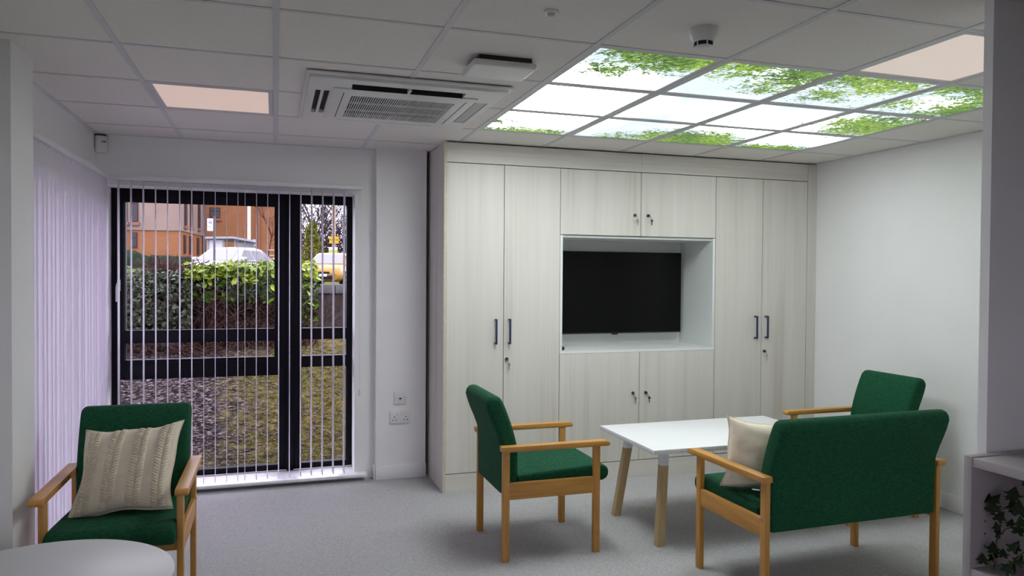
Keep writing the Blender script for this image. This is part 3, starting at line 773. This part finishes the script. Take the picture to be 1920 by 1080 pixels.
OUT['ground'] = ground_mat()
OUT['brick'] = None
def brick_mat():
    m, nt, b = nodes('orange_brick'); L = nt.links.new
    b.inputs['Roughness'].default_value = .9; b.inputs['Specular IOR Level'].default_value = .05
    g = N(nt, 'ShaderNodeNewGeometry'); sp_ = N(nt, 'ShaderNodeSeparateXYZ'); L(g.outputs['Position'], sp_.inputs[0])
    ad = N(nt, 'ShaderNodeMath', operation='ADD'); L(sp_.outputs['X'], ad.inputs[0]); L(sp_.outputs['Y'], ad.inputs[1])
    cb = N(nt, 'ShaderNodeCombineXYZ'); L(ad.outputs[0], cb.inputs[0]); L(sp_.outputs['Z'], cb.inputs[1])
    bt = N(nt, 'ShaderNodeTexBrick'); L(cb.outputs[0], bt.inputs['Vector']); bt.inputs['Scale'].default_value = 1
    bt.inputs['Brick Width'].default_value = .225; bt.inputs['Row Height'].default_value = .075; bt.inputs['Mortar Size'].default_value = .01
    bt.inputs['Color1'].default_value = (.1974,.0822,.0329,1); bt.inputs['Color2'].default_value = (.1692,.0658,.0273,1); bt.inputs['Mortar'].default_value = (.1504,.0893,.0541,1)
    L(bt.outputs['Color'], b.inputs['Base Color']); return m
OUT['brick'] = brick_mat()
OUT['render'] = pmat('beige_render', (.1551,.1151,.0963), .9, (.1739,.1316,.1104), .8, coords='World', spec=.06)
OUT['win'] = pmat('far_window_glass', (.018,.018,.022), .3, spec=.2)
OUT['winframe'] = pmat('maroon_window_frame', (.0517,.0235,.0235), .5, spec=.06)
OUT['cill'] = pmat('brick_cill', (.1551,.0752,.0517), .9, spec=.06)
OUT['pipe'] = pmat('grey_drainpipe', (.0564,.0564,.0658), .5, spec=.06)
OUT['road'] = pmat('tarmac', (.0752,.0705,.0752), .9, (.0987,.0940,.0987), 3, coords='World', spec=.06)
OUT['verge'] = pmat('verge_grass', (.0470,.0752,.0188), .95, (.0752,.1034,.0282), 4, coords='World', spec=.06)
OUT['stone'] = pmat('boundary_stone', (.022,.018,.016), .95, (.042,.036,.032), 9, bump=.8, bscale=25, coords='World', spec=.06)
OUT['coping'] = pmat('coping_stone', (.065,.062,.062), .9, (.085,.082,.082), 9, coords='World', spec=.06)
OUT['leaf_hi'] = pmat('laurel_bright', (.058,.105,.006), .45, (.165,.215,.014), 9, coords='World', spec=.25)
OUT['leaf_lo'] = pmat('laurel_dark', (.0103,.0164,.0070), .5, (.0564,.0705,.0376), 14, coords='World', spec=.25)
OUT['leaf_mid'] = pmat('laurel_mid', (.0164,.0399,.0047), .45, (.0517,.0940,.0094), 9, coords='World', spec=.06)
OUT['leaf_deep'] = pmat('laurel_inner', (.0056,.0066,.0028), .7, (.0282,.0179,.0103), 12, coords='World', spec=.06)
OUT['twig'] = pmat('reddish_twig', (.020,.009,.008), .9, (.060,.030,.024), 20, coords='World', spec=.06)
OUT['bark'] = pmat('bare_tree_bark', (.0470,.0376,.0399), .9, (.0799,.0658,.0681), 2, coords='World', spec=.06)
OUT['conifer'] = pmat('golden_conifer', (.050,.056,.008), .8, (.145,.145,.020), 5, coords='World', spec=.06)
OUT['far_hedge'] = pmat('clipped_hedge', (.0094,.0164,.0103), .9, (.0188,.0282,.0164), 2, coords='World', spec=.06)
OUT['litter'] = pmat('dead_leaf', (.0282,.0164,.0118), .8, (.1598,.1269,.1175), 40, coords='World', spec=.06)
OUT['blade'] = pmat('grass_blade', (.040,.058,.008), .7, (.125,.105,.025), 5, coords='World', spec=.06)
OUT['white_paint'] = pmat('white_car_paint', (.30,.30,.31), .35, spec=.25)
OUT['yellow_paint'] = pmat('yellow_car_paint', (.215,.115,.012), .35, spec=.25)
OUT['carglass'] = pmat('car_glass', (.135,.14,.16), .25, spec=.15)
OUT['sideglass'] = pmat('car_side_glass', (.05,.05,.06), .25, spec=.15)
OUT['tyre'] = pmat('tyre_rubber', (.0094,.0094,.0094), .8, spec=.06)
OUT['rim'] = pmat('wheel_rim', (.1175,.1175,.1222), .35, metal=.7)
OUT['lamp'] = pmat('headlamp', (.3760,.3760,.3995), .1)
OUT['plate'] = pmat('number_plate', (.3525,.3525,.3384), .4, spec=.06)
OUT['galv'] = pmat('galvanised_steel', (.1974,.1974,.2115), .5, spec=.06)
OUT['signwhite'] = pmat('sign_white', (.3760,.3760,.3854), .4, spec=.06)
OUT['signyellow'] = pmat('sign_yellow', (.3525,.1974,.0141), .5, spec=.06)
OUT['signlime'] = pmat('sign_lime', (.2350,.2914,.0470), .5, spec=.06)
OUT['timber'] = pmat('pale_timber', (.2585,.1974,.1316), .8, spec=.06)

def gz(x, y):
    t = max(0, min(1, (y-5.85)/3.3))
    return -.01+.66*t*t*(3-2*t)*.5+.33*t+.015*noise.noise(Vector((x*3, y*3, 0)))
gm = MB(); nx, ny = 70, 60
for j in range(ny+1):
    for i in range(nx+1):
        x, y = -5+9*i/nx, 5.74+5.1*j/ny
        gm.v.append((x, y, gz(x, y)))
for j in range(ny):
    for i in range(nx):
        a = j*(nx+1)+i; gm.f.append((a, a+1, a+nx+2, a+nx+1))
struct(gm, 'garden_ground', OUT['ground'], smooth=60)
struct(MB().box(-9, -1.5, -4, 5.74, -.15, -.05).box(-9, -5, 5.74, 10.84, -.15, .3).box(-12, 12, -20, -4, -.15, -.05).box(-1.5, 12, -4, -1.5, -.15, -.05), 'side_ground', OUT['ground'])
# ground litter and grass blades
random.seed(21)
lt = MB()
for k in range(5200):
    x, y = random.uniform(-1.5, .9), 5.86+3.1*random.random()**1.1
    z = gz(x, y)+.006; a = random.uniform(0, 2*PI); l = random.uniform(.006, .026); w_ = l*.45
    tx, ty = random.uniform(-.5,.5), random.uniform(-.5,.5)
    c_, s_ = math.cos(a), math.sin(a)
    q = [(l,0),(0,w_),(-l,0),(0,-w_)]
    lt.add([(x+p*c_-r_*s_, y+p*s_+r_*c_, z+abs(tx*p+ty*r_)) for p, r_ in q], [(0,1,2,3)])
tag(lt.build('leaf_litter', OUT['litter']), 'dead brown leaves strewn over the ground outside the window', 'leaf litter', kind='stuff')
gb = MB()
for k in range(26000):
    x, y = random.uniform(-1.0, .95), 5.86+2.8*random.random()
    dn = 1.6*x+.95+1.8*(.5+.5*noise.noise(Vector((x*3.5, y*3.5, 0))))-.95
    if random.random() > dn: continue
    z = gz(x, y); h_ = random.uniform(.012, .045); a = random.uniform(0, 2*PI); c_, s_ = math.cos(a), math.sin(a)
    lx, ly_ = random.uniform(-.03,.03), random.uniform(-.03,.03)
    gb.add([(x-.002*c_, y-.002*s_, z), (x+.002*c_, y+.002*s_, z), (x+lx, y+ly_, z+h_)], [(0,1,2)])
tag(gb.build('turf', OUT['blade']), 'short patchy yellowing grass on the bank outside the window', 'grass', kind='stuff')

def leafmesh(name, mat):
    m = MB(); m.v = [(0,-.5,0),(.22,-.2,.05),(.24,.1,.05),(0,.5,-.06),(-.24,.1,.05),(-.22,-.2,.05),(0,0,0)]
    m.f = [(0,1,6),(1,2,6),(2,3,6),(3,4,6),(4,5,6),(5,0,6)]
    return m
def leaf_cloud(n, region, size, up=.5):
    m = MB()
    for k in range(n):
        p = region()
        if p is None: continue
        L_ = size*random.uniform(.6, 1.25)
        d = Vector((random.gauss(0,1), random.gauss(0,1)-.5, random.gauss(0,.7)+up)).normalized()
        nn = Vector((random.gauss(0,1), random.gauss(-.6,1), random.gauss(.6,1))); s_ = d.cross(nn).normalized(); nn = s_.cross(d)
        P_ = Vector(p)
        m.add([P_-d*L_*.5, P_+s_*L_*.25+nn*L_*.05, P_+d*L_*.5, P_-s_*L_*.25+nn*L_*.05], [(0,1,2,3)])
    return m
random.seed(5)
# bright laurel hedge
hb = thing('laurel_hedge', 'bright green broad-leaved hedge with bare stems outside the window', 'hedge', (-.19, 9.25, gz(-.2, 9.0)), group='garden hedges')
def crown_z(x): return 1.555+.045*noise.noise(Vector((x*6, 1, 0)))-.12*max(0, -.55-x)
def bright_top():
    x = random.uniform(-.92, .47)
    if random.random() < .6: return (x, random.uniform(8.85, 9.7), crown_z(x)+random.gauss(0, .03))
    return (x, 8.84+random.uniform(-.05, .08), crown_z(x)-random.random()*(.10+.10*max(0, x)))
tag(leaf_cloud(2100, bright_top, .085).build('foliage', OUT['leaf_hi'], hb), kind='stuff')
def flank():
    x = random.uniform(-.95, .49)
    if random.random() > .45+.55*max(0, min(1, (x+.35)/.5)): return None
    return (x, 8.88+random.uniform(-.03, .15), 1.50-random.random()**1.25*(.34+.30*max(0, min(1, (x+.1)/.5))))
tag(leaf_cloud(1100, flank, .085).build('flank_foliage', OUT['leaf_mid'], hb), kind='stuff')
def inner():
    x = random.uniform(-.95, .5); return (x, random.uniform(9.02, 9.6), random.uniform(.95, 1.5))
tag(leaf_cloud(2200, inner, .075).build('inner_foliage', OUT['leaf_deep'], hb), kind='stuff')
lmesh = None
for k in range(150):
    x = random.uniform(-.75, .49); dep = random.random()**1.2
    z = crown_z(x)+.01-dep*(.46 if x > -.1 else .20); y = 8.83+random.uniform(-.06,.05)
    rot = (random.uniform(-.3,1.2), random.uniform(-.6,.6), random.uniform(-1.6,1.6)); sc = random.uniform(.08,.135)
    q = Vector((x, y, z))-hb.location
    if lmesh is None:
        o = leafmesh('leaf', None).build('leaf', OUT['leaf_hi'], hb, world=False, smooth=60); lmesh = o.data
        o.location = q; o.rotation_euler = rot; o.scale = (sc,)*3
    else: share('leaf', lmesh, hb, q, rot, (sc,)*3)
tw = MB()
for k in range(260):
    x = random.uniform(-.95, .5); y = random.uniform(8.9, 9.5); z = gz(x, y)
    p = Vector((x, y, z)); pts_ = [p]
    d = Vector((random.gauss(0,.45), random.gauss(0,.25), 1))
    for q in range(5):
        d = d+Vector((random.gauss(0,.35), random.gauss(0,.25), random.uniform(-.25,.1))); pts_.append(pts_[-1]+d.normalized()*random.uniform(.1,.2))
    tw.tube(pts_, [.008,.007,.006,.005,.004,.003], 4, cap=False)
tag(tw.build('bare_stems', OUT['twig'], hb), kind='stuff')
# grey-green hedge
hg = thing('shrub_hedge', 'dull grey-green leafy hedge with reddish bare twigs on top outside the window', 'hedge', (-1.35, 9.2, gz(-1.35, 9.0)), group='garden hedges')
def dull():
    x = random.uniform(-2.6, -.86)
    top = 1.46+.06*noise.noise(Vector((x*5, 3, 0)))
    if random.random() < .35: return (x, random.uniform(8.8, 9.6), top+random.gauss(0,.03))
    return (x, 8.78+random.uniform(-.08,.14), top-random.random()**1.1*.66)
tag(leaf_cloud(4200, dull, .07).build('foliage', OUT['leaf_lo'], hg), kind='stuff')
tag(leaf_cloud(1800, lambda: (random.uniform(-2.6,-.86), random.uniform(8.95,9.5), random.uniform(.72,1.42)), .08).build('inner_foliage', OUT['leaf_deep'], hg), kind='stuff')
tw = MB()
for k in range(420):
    hi_ = k < 240
    x = random.uniform(-1.34, -.82) if hi_ else random.uniform(-2.4, -.5); y = random.uniform(9.0, 9.5) if hi_ else random.uniform(8.7, 9.0); z = random.uniform(1.36, 1.50) if hi_ else gz(x, y)
    pts_ = [Vector((x, y, z))]; d = Vector((random.gauss(0,.7), random.gauss(0,.3), .9))
    for q in range(4):
        d = d+Vector((random.gauss(0,.55), random.gauss(0,.3), random.uniform(-.4,.15))); pts_.append(pts_[-1]+d.normalized()*random.uniform(.04,.085))
    tw.tube(pts_, [.009,.0075,.006,.005,.004], 4, cap=False)
tag(tw.build('bare_twigs', OUT['twig'], hg), kind='stuff')
# boundary wall
bw = thing('boundary_wall', 'low dark stone boundary wall with grey coping behind the bright hedge', 'wall', (.3, 10.7, .4))
MB().box(-4.0, 3.5, 10.55, 10.80, .4, 1.22).build('wall_body', OUT['stone'], bw)
x = -4.0
cw = MB().box(.003, .597, 10.50, 10.85, 1.22, 1.345)
while x < 3.4:
    MB().box(x+.003, x+.597, 10.50, 10.85, 1.22, 1.345).build('coping_stone', OUT['coping'], bw, bevel=.01); x += .6
# street and rising verge
struct(MB().box(-40, 40, 10.85, 36.5, .2, .97), 'street', OUT['road'])
vg = MB().add([(-60,36.5,.97),(60,36.5,.97),(60,41,1.75),(-60,41,1.75),(60,90,2.3),(-60,90,2.3),(-60,36.5,.2),(60,36.5,.2),(60,90,.2),(-60,90,.2)],
              [(0,1,2,3),(3,2,4,5),(6,9,8,7),(0,6,7,1),(1,7,8,4,2),(4,8,9,5),(5,9,6,0,3)])
struct(vg, 'verge', OUT['verge'])

# far building: render over brick, with a brick wing
bd = thing('apartment_block', 'beige rendered block with orange brick ground storey across the street', 'building', (-6.5, 46, 1.7))
MB().add([(-14,43.4,1.6),(-4.75,42.6,1.6),(-4.10,48.2,1.6),(-14,52,1.6),(-14,43.4,3.72),(-4.75,42.6,3.72),(-4.10,48.2,3.72),(-14,52,3.72)],
         [(0,1,2,3),(4,5,6,7),(0,1,5,4),(1,2,6,5),(2,3,7,6),(3,0,4,7)]).build('ground_storey', OUT['brick'], bd)
MB().add([(-14.1,43.32,3.72),(-4.70,42.52,3.72),(-4.04,48.2,3.72),(-14.1,52,3.72),(-14.1,43.32,11),(-4.70,42.52,11),(-4.04,48.2,11),(-14.1,52,11)],
         [(0,1,2,3),(4,5,6,7),(0,1,5,4),(1,2,6,5),(2,3,7,6),(3,0,4,7)]).build('rendered_storey', OUT['render'], bd)
def far_window(root, p, ax, w, h, cill=True):
    """p: lower left corner, ax: unit vector along the facade"""
    a = Vector(ax).normalized(); n = Vector((a.y, -a.x, 0)); p = Vector(p)
    def bx(u0, u1, z0, z1, d0, d1, nm, mat, par):
        v = []
        for d in (d0, d1):
            for u, z in ((u0,z0),(u1,z0),(u1,z1),(u0,z1)): q = p+a*u+n*d; v.append((q.x, q.y, p.z+z))
        return MB().add(v, [(0,1,2,3),(4,5,6,7),(0,1,5,4),(1,2,6,5),(2,3,7,6),(3,0,4,7)]).build(nm, mat, par)
    f = bx(0, w, 0, h, -.02, .05, 'window', OUT['winframe'], root)
    bx(.05, w-.05, .06, h*.62, .04, .07, 'pane', OUT['win'], f); bx(.05, w-.05, h*.62+.05, h-.06, .04, .07, 'pane', OUT['win'], f)
    if cill: bx(-.06, w+.06, -.16, 0, -.02, .12, 'window_cill', OUT['cill'], f)
axA = (9.4, -.8, 0); axB = (.66, 5.68, 0)
for x in (-7.55, -7.10): far_window(bd, (x, 43.32-.8*(x+14.1)/9.4, 4.12), axA, .30 if x < -7.3 else .36, 1.5)
far_window(bd, (-7.12, 43.4-.8*(-7.12+14)/9.25, 2.78), axA, .32, .82, False)
for t in (.13, .36, .70):
    far_window(bd, (-4.70+.66*t, 42.52+5.68*t, 4.02+.12*t), axB, .50, 1.6)
    far_window(bd, (-4.75+.65*t, 42.6+5.6*t, 2.55), axB, .46, 1.0, False)
MB().tube([(-7.62,42.6,1.7),(-7.62,42.6,4.0)], .07, 8).box(-7.9,-7.35,42.5,42.75,3.85,4.05).build('drainpipe', OUT['pipe'], bd)
wg = thing('brick_wing', 'tall orange brick wing with one square maroon-framed window beyond the bus stop', 'building', (-1.6, 50, 1.7))
MB().box(-4.02, 1.15, 48.25, 56, 1.6, 12).build('brick_wall', OUT['brick'], wg)
far_window(wg, (-3.72, 48.25, 4.82), (1,0,0), .60, .66)
MB().box(-.98,-.84,48.05,48.2,1.7,12).build('wall_recess', OUT['cill'], wg)
MB().tube([(-4.02,48.0,1.7),(-4.02,48.0,12)], .07, 8).build('drainpipe', OUT['pipe'], wg)
for x0, x1, y, zt, lab in ((-8.2,-6.0,40.8,2.62,'dark green clipped hedge sloping before the beige block'), (-6.0,1.0,41.5,2.36,'long low dark hedge at the foot of the brick wing')):
    m = MB()
    for k in range(13):
        x = x0+(x1-x0)*k/12; z = zt+.08*noise.noise(Vector((x*2, y, 0)))-(.28*max(0,(k-7)/5) if x0 < -8 else 0)
        for q in ((y,1.5),(y-.1,1.9),(y+.05,z-.1),(y+.25,z),(y+.9,z),(y+1.0,1.5)): m.v.append((x, q[0], q[1]))
    for k in range(12):
        for q in range(5): a = k*6+q; m.f.append((a, a+1, a+7, a+6))
    m.f += [tuple(range(6)), tuple(12*6+q for q in range(6))]
    tag(m.build('clipped_hedge', OUT['far_hedge'], smooth=60), lab, 'hedge', 'hedges across the street')

# street furniture
bs = thing('bus_stop_sign', 'white bus stop flag on a dark pole across the hedge', 'sign', (-1.74, 24.0, .97))
MB().tube([(-1.72,24,.97),(-1.72,24,3.20)], .035, 8).build('pole', OUT['pipe'], bs, smooth=50)
MB().box(-1.925,-1.752,23.985,24.015,2.755,3.135).build('flag_plate', OUT['signwhite'], bs, bevel=.02)
for z, w_ in ((3.05,.09),(3.02,.10),(2.995,.10),(2.88,.06)): MB().box(-1.885,-1.885+w_,23.983,23.986,z-.007,z+.007).build('print_line', OUT['pipe'], bs)
sh = thing('bus_shelter', 'grey glazed bus shelter with flat roof behind the white car', 'bus shelter', (-1.65, 32.5, .97))
MB().add([(-2.62,31.7,2.86),(-1.60,31.9,2.90),(-.72,31.5,2.74),(-.72,33,2.74),(-1.6,33.3,2.90),(-2.62,33.2,2.86),(-2.62,31.7,2.94),(-1.60,31.9,2.98),(-.72,31.5,2.82),(-.72,33,2.82),(-1.6,33.3,2.98),(-2.62,33.2,2.94)],
         [(0,1,2,3,4,5),(6,7,8,9,10,11)]+[(i,(i+1)%6,6+(i+1)%6,6+i) for i in range(6)]).build('roof', OUT['galv'], sh)
for x in (-2.55,-1.96,-1.52,-.80): MB().box(x-.04,x+.04,32.1,32.2,.97,2.9 if x < -1 else 2.78).build('post', OUT['galv'], sh)
MB().box(-2.50,-1.99,32.12,32.16,2.36,2.84).build('poster_case', OUT['signwhite'], sh)
MB().box(-1.45,-.84,32.14,32.16,1.5,2.74).build('side_pane', OUT['galv'], sh)
lp = thing('lamp_post', 'pale grey street lamp column before the orange brick wing', 'lamp post', (-1.11, 36.0, .97))
MB().tube([(-1.11,36,.97),(-1.11,36,2.4),(-1.11,36,9)], [.09,.075,.065], 10).build('column', OUT['signwhite'], lp, smooth=50)
MB().tube([(-1.11,36,8.9),(-1.0,35.6,9.1),(-.8,34.8,9.15)], .05, 8).build('bracket_arm', OUT['signwhite'], lp, smooth=50)
MB().box(-.92,-.66,34.2,34.9,9.08,9.2).build('lantern', OUT['galv'], lp, bevel=.03)
MB().box(-.93,-.83,35.9,36.0,2.75,3.05).build('notice_plate', OUT['signwhite'], lp)
ys = thing('road_sign', 'two yellow sign plates over a lime panel on a pale pole', 'sign', (2.12, 36.5, .97))
MB().tube([(2.75,37,.97),(2.75,37,8)], .09, 8).build('pole', OUT['timber'], ys, smooth=50)
MB().box(2.52,2.98,36.88,36.91,3.17,3.32).build('yellow_plate', OUT['signyellow'], ys)
MB().box(2.53,2.98,36.88,36.91,2.98,3.14).build('yellow_plate', OUT['signyellow'], ys)
MB().box(2.50,2.92,36.88,36.91,2.40,2.80).build('lime_panel', OUT['signlime'], ys)
MB().box(2.50,2.92,36.87,36.885,2.66,2.80).build('panel_header', OUT['signwhite'], ys)
fc = thing('timber_fence', 'pale timber rails stacked beside the brick wing', 'fence', (.2, 40, 1.5))
for z, x0, x1 in ((3.05,.25,.75),(2.68,-.30,.55),(2.40,-.25,.65),(2.22,-.30,.70)): MB().box(x0,x1,40,40.08,z,z+.06).build('rail', OUT['timber'], fc)
for x in (.06, .52): MB().box(x-.03,x+.03,40.08,40.14,1.4,3.15).build('post', OUT['galv'], fc)

# trees
def tree(name, label, base, h, depth, seed, mat, spread=.6, r0=.16, group=None, twigs=3):
    random.seed(seed)
    m = MB()
    def grow(p, d, l, r, lev):
        pts_ = [p]; q = d
        for k in range(3):
            q = (q+Vector((random.gauss(0,.12), random.gauss(0,.12), random.gauss(0,.06)))).normalized(); pts_.append(pts_[-1]+q*l/3)
        m.tube(pts_, [r, r*.9, r*.8, r*.68], 5 if lev > 3 else 3, cap=False)
        if lev == 0: return
        for k in range(twigs if lev < depth else twigs+1):
            s_ = random.choice((1, 2, 3)) if lev < depth else random.choice((2, 3))
            nd = (q+Vector((random.gauss(0,spread), random.gauss(0,spread), random.gauss(.12,spread*.5)))).normalized()
            grow(pts_[s_], nd, l*random.uniform(.62,.85), r*.58, lev-1)
    root = thing(name, label, 'tree', base, group=group)
    grow(Vector(base), Vector((0,0,1)), h*.34, r0, depth)
    m.build('branches', mat, root, smooth=70)
    return root
G = 'bare winter trees'
tree('bare_tree', 'small reddish bare tree standing before the orange brick wing', (-.40, 44.2, 1.75), 5.4, 5, 31, OUT['twig'], .38, .045, G)
tree('bare_tree', 'tall bare winter tree directly behind the golden conifer', (1.6, 62, 1.9), 11, 6, 33, OUT['bark'], .5, .13, G)
tree('bare_tree', 'tall bare winter tree between conifer and yellow sign plates', (3.6, 66, 1.9), 12, 6, 37, OUT['bark'], .5, .13, G)
tree('bare_tree', 'lower bare winter tree beyond the yellow sign plates', (5.6, 64, 1.9), 8.5, 6, 41, OUT['bark'], .5, .11, G)
tree('bare_tree', 'bare winter tree in the dark thicket beyond the yellow car', (2.9, 58, 1.9), 7.5, 6, 43, OUT['bark'], .55, .10, G)
random.seed(17)
th = MB()
for k in range(3200):
    x, z = random.uniform(.8, 7.5), 1.7+abs(random.gauss(0,2.3)); y = random.uniform(57, 60)
    d = Vector((random.gauss(0,.5), random.gauss(0,.3), random.uniform(.2,1))).normalized()
    th.tube([(x,y,z), Vector((x,y,z))+d*random.uniform(.5,1.3)], [.03,.012], 3, cap=False)
tag(th.build('thicket', OUT['bark']), 'dark leafless thicket at the foot of the bare trees', 'thicket', kind='stuff')
cn = thing('golden_conifer', 'yellow-green bushy conifer behind the yellow car', 'shrub', (1.90, 40, 1.55))
def con():
    z = random.random()**1.3; w_ = .72*(1-z)**.62+.10; t = random.uniform(0, 2*PI); r = w_*random.uniform(.45,1.0)*(.85+.55*noise.noise(Vector((2.2*math.cos(t), 2.2*math.sin(t), z*6))))
    return (1.88+r*math.cos(t)*1.0, 40+r*math.sin(t), 1.6+2.65*z)
random.seed(19)
tag(leaf_cloud(3600, con, .15, .4).build('foliage', OUT['conifer'], cn), kind='stuff')
MB().tube([(1.88,40,1.5),(1.88,40,3.6)], [.09,.03], 6).build('trunk', OUT['bark'], cn)
random.seed(23)
# cars
def car(name, label, paint, loc, rotz):
    r = thing(name, label, 'car', loc, rotz, 'parked cars')
    st = [(-2.12,.40,.62,.60),(-2.05,.26,.70,.74),(-1.75,.20,.82,.84),(-1.3,.19,.90,.87),(-.85,.19,.965,.885),(0,.19,.985,.89),(1.2,.19,1.0,.885),(1.75,.22,1.0,.85),(2.02,.28,.95,.79),(2.10,.42,.82,.70)]
    m = MB(); K = 12
    for x, zb, zt, hw in st:
        half = [(0,zb),(hw*.80,zb),(hw*.97,zb+.12),(hw,(zb+zt)/2+.02),(hw*.96,zt-.12),(hw*.84,zt-.015),(0,zt+.015)]
        ring = half+[(-y, z) for y, z in reversed(half[1:-1])]
        m.v += [(x, y, z) for y, z in ring]
    for i in range(len(st)-1):
        for k in range(K): a = i*K; m.f.append((a+k, a+(k+1) % K, a+K+(k+1) % K, a+K+k))
    m.f += [tuple(range(K)), tuple((len(st)-1)*K+k for k in range(K))]
    b = m.build('body', paint, r, smooth=45, world=False)
    C = [(-.98,.955,.76),(-.30,1.38,.60),(.10,1.455,.575),(.70,1.465,.57),(1.25,1.40,.56),(1.92,.985,.70)]
    m = MB()
    base_ = [(-1.02,.93,.78),(-.45,.95,.83),(.1,.96,.845),(.70,.97,.84),(1.25,.98,.82),(1.97,.97,.72)]
    for (x, z, w_), (bx_, bz, bw_) in zip(C, base_): m.v += [(bx_,-bw_,bz),(x,-w_,z),(x,0,z+.02),(x,w_,z),(bx_,bw_,bz)]
    for i in range(5):
        for k in range(4): a = i*5+k; m.f.append((a, a+1, a+6, a+5))
    m.f += [(0,1,2,3,4), (25,26,27,28,29)]
    m.build('cabin', paint, r, smooth=30, world=False)
    def quad(nm, q, mat, par): return MB().add(q, [(0,1,2,3)]).build(nm, mat, par, world=False)
    quad('windscreen', [(-.985,-.68,.975),(-.985,.68,.975),(-.335,.545,1.385),(-.335,-.545,1.385)], OUT['carglass'], r)
    quad('rear_window', [(1.93,-.60,1.03),(1.93,.60,1.03),(1.33,.50,1.385),(1.33,-.50,1.385)], OUT['carglass'], r)
    for s_ in (-1, 1):
        def sw(xa, xb, xc, xd):
            def w_(x, z): return s_*(.862-.255*(z-.96)/.48)
            return [(xa, w_(xa,1.0), 1.0), (xb, w_(xb,1.0), 1.0), (xc, w_(xc,1.36), 1.36), (xd, w_(xd,1.36), 1.36)]
        quad('side_window', sw(-.62,.30,.28,-.14), OUT['sideglass'], r); quad('side_window', sw(.38,1.12,1.02,.36), OUT['sideglass'], r); quad('side_window', sw(1.20,1.62,1.22,1.10), OUT['sideglass'], r)
        MB().box(-.72,-.55, s_*.86 if s_ > 0 else -1.02, 1.02 if s_ > 0 else -.86, .98, 1.10).build('mirror', paint, r, bevel=.03, world=False)
        for x in (-1.35, 1.32):
            w = MB().lathe([(.001,s_*.66),(.30,s_*.66),(.33,s_*.70),(.33,s_*.86),(.30,s_*.895),(.001,s_*.895)], (x,0,.33), 'y', 24).build('wheel', OUT['tyre'], r, smooth=40, world=False)
            rm = MB()
            for k in range(5):
                t = 2*PI*k/5; c_, q_ = math.cos(t), math.sin(t)
                rm.tube([(x, s_*.903, .33), (x+.2*c_, s_*.905, .33+.2*q_)], .035, 5)
            rm.lathe([(.20,s_*.895),(.20,s_*.905),(.235,s_*.905),(.235,s_*.895)], (x,0,.33), 'y', 24); rm.build('wheel_rim', OUT['rim'], w, world=False)
        hl = MB().add([(-2.10,s_*.42,.60),(-1.80,s_*.80,.62),(-1.62,s_*.83,.76),(-1.95,s_*.50,.70)], [(0,1,2,3)]); hl.v = [(x-.03, y*1.02, z+.02) for x, y, z in hl.v]; hl.build('headlight', OUT['lamp'], r, world=False)
        MB().box(2.02,2.12, s_*.45 if s_ > 0 else -.74, .74 if s_ > 0 else -.45, .72, .86).build('tail_light', pmat('tail_lamp', (.5,.02,.02), .3) if 'tail_lamp' not in bpy.data.materials else bpy.data.materials['tail_lamp'], r, world=False)
    MB().box(-2.15,-2.06,-.52,.52,.30,.46).build('lower_grille', OUT['tyre'], r, bevel=.02, world=False)
    MB().box(-2.14,-2.07,-.36,.36,.54,.62).build('upper_grille', OUT['tyre'], r, bevel=.02, world=False)
    MB().box(-2.165,-2.145,-.26,.26,.42,.53).build('number_plate', OUT['plate'], r, world=False)
    return r
car('parked_car', 'white hatchback parked behind the bright green hedge', OUT['white_paint'], (-1.55, 28.6, .97), math.radians(62))
car('parked_car', 'yellow hatchback parked beyond the stone boundary wall', OUT['yellow_paint'], (2.42, 33.8, .97), math.radians(74))
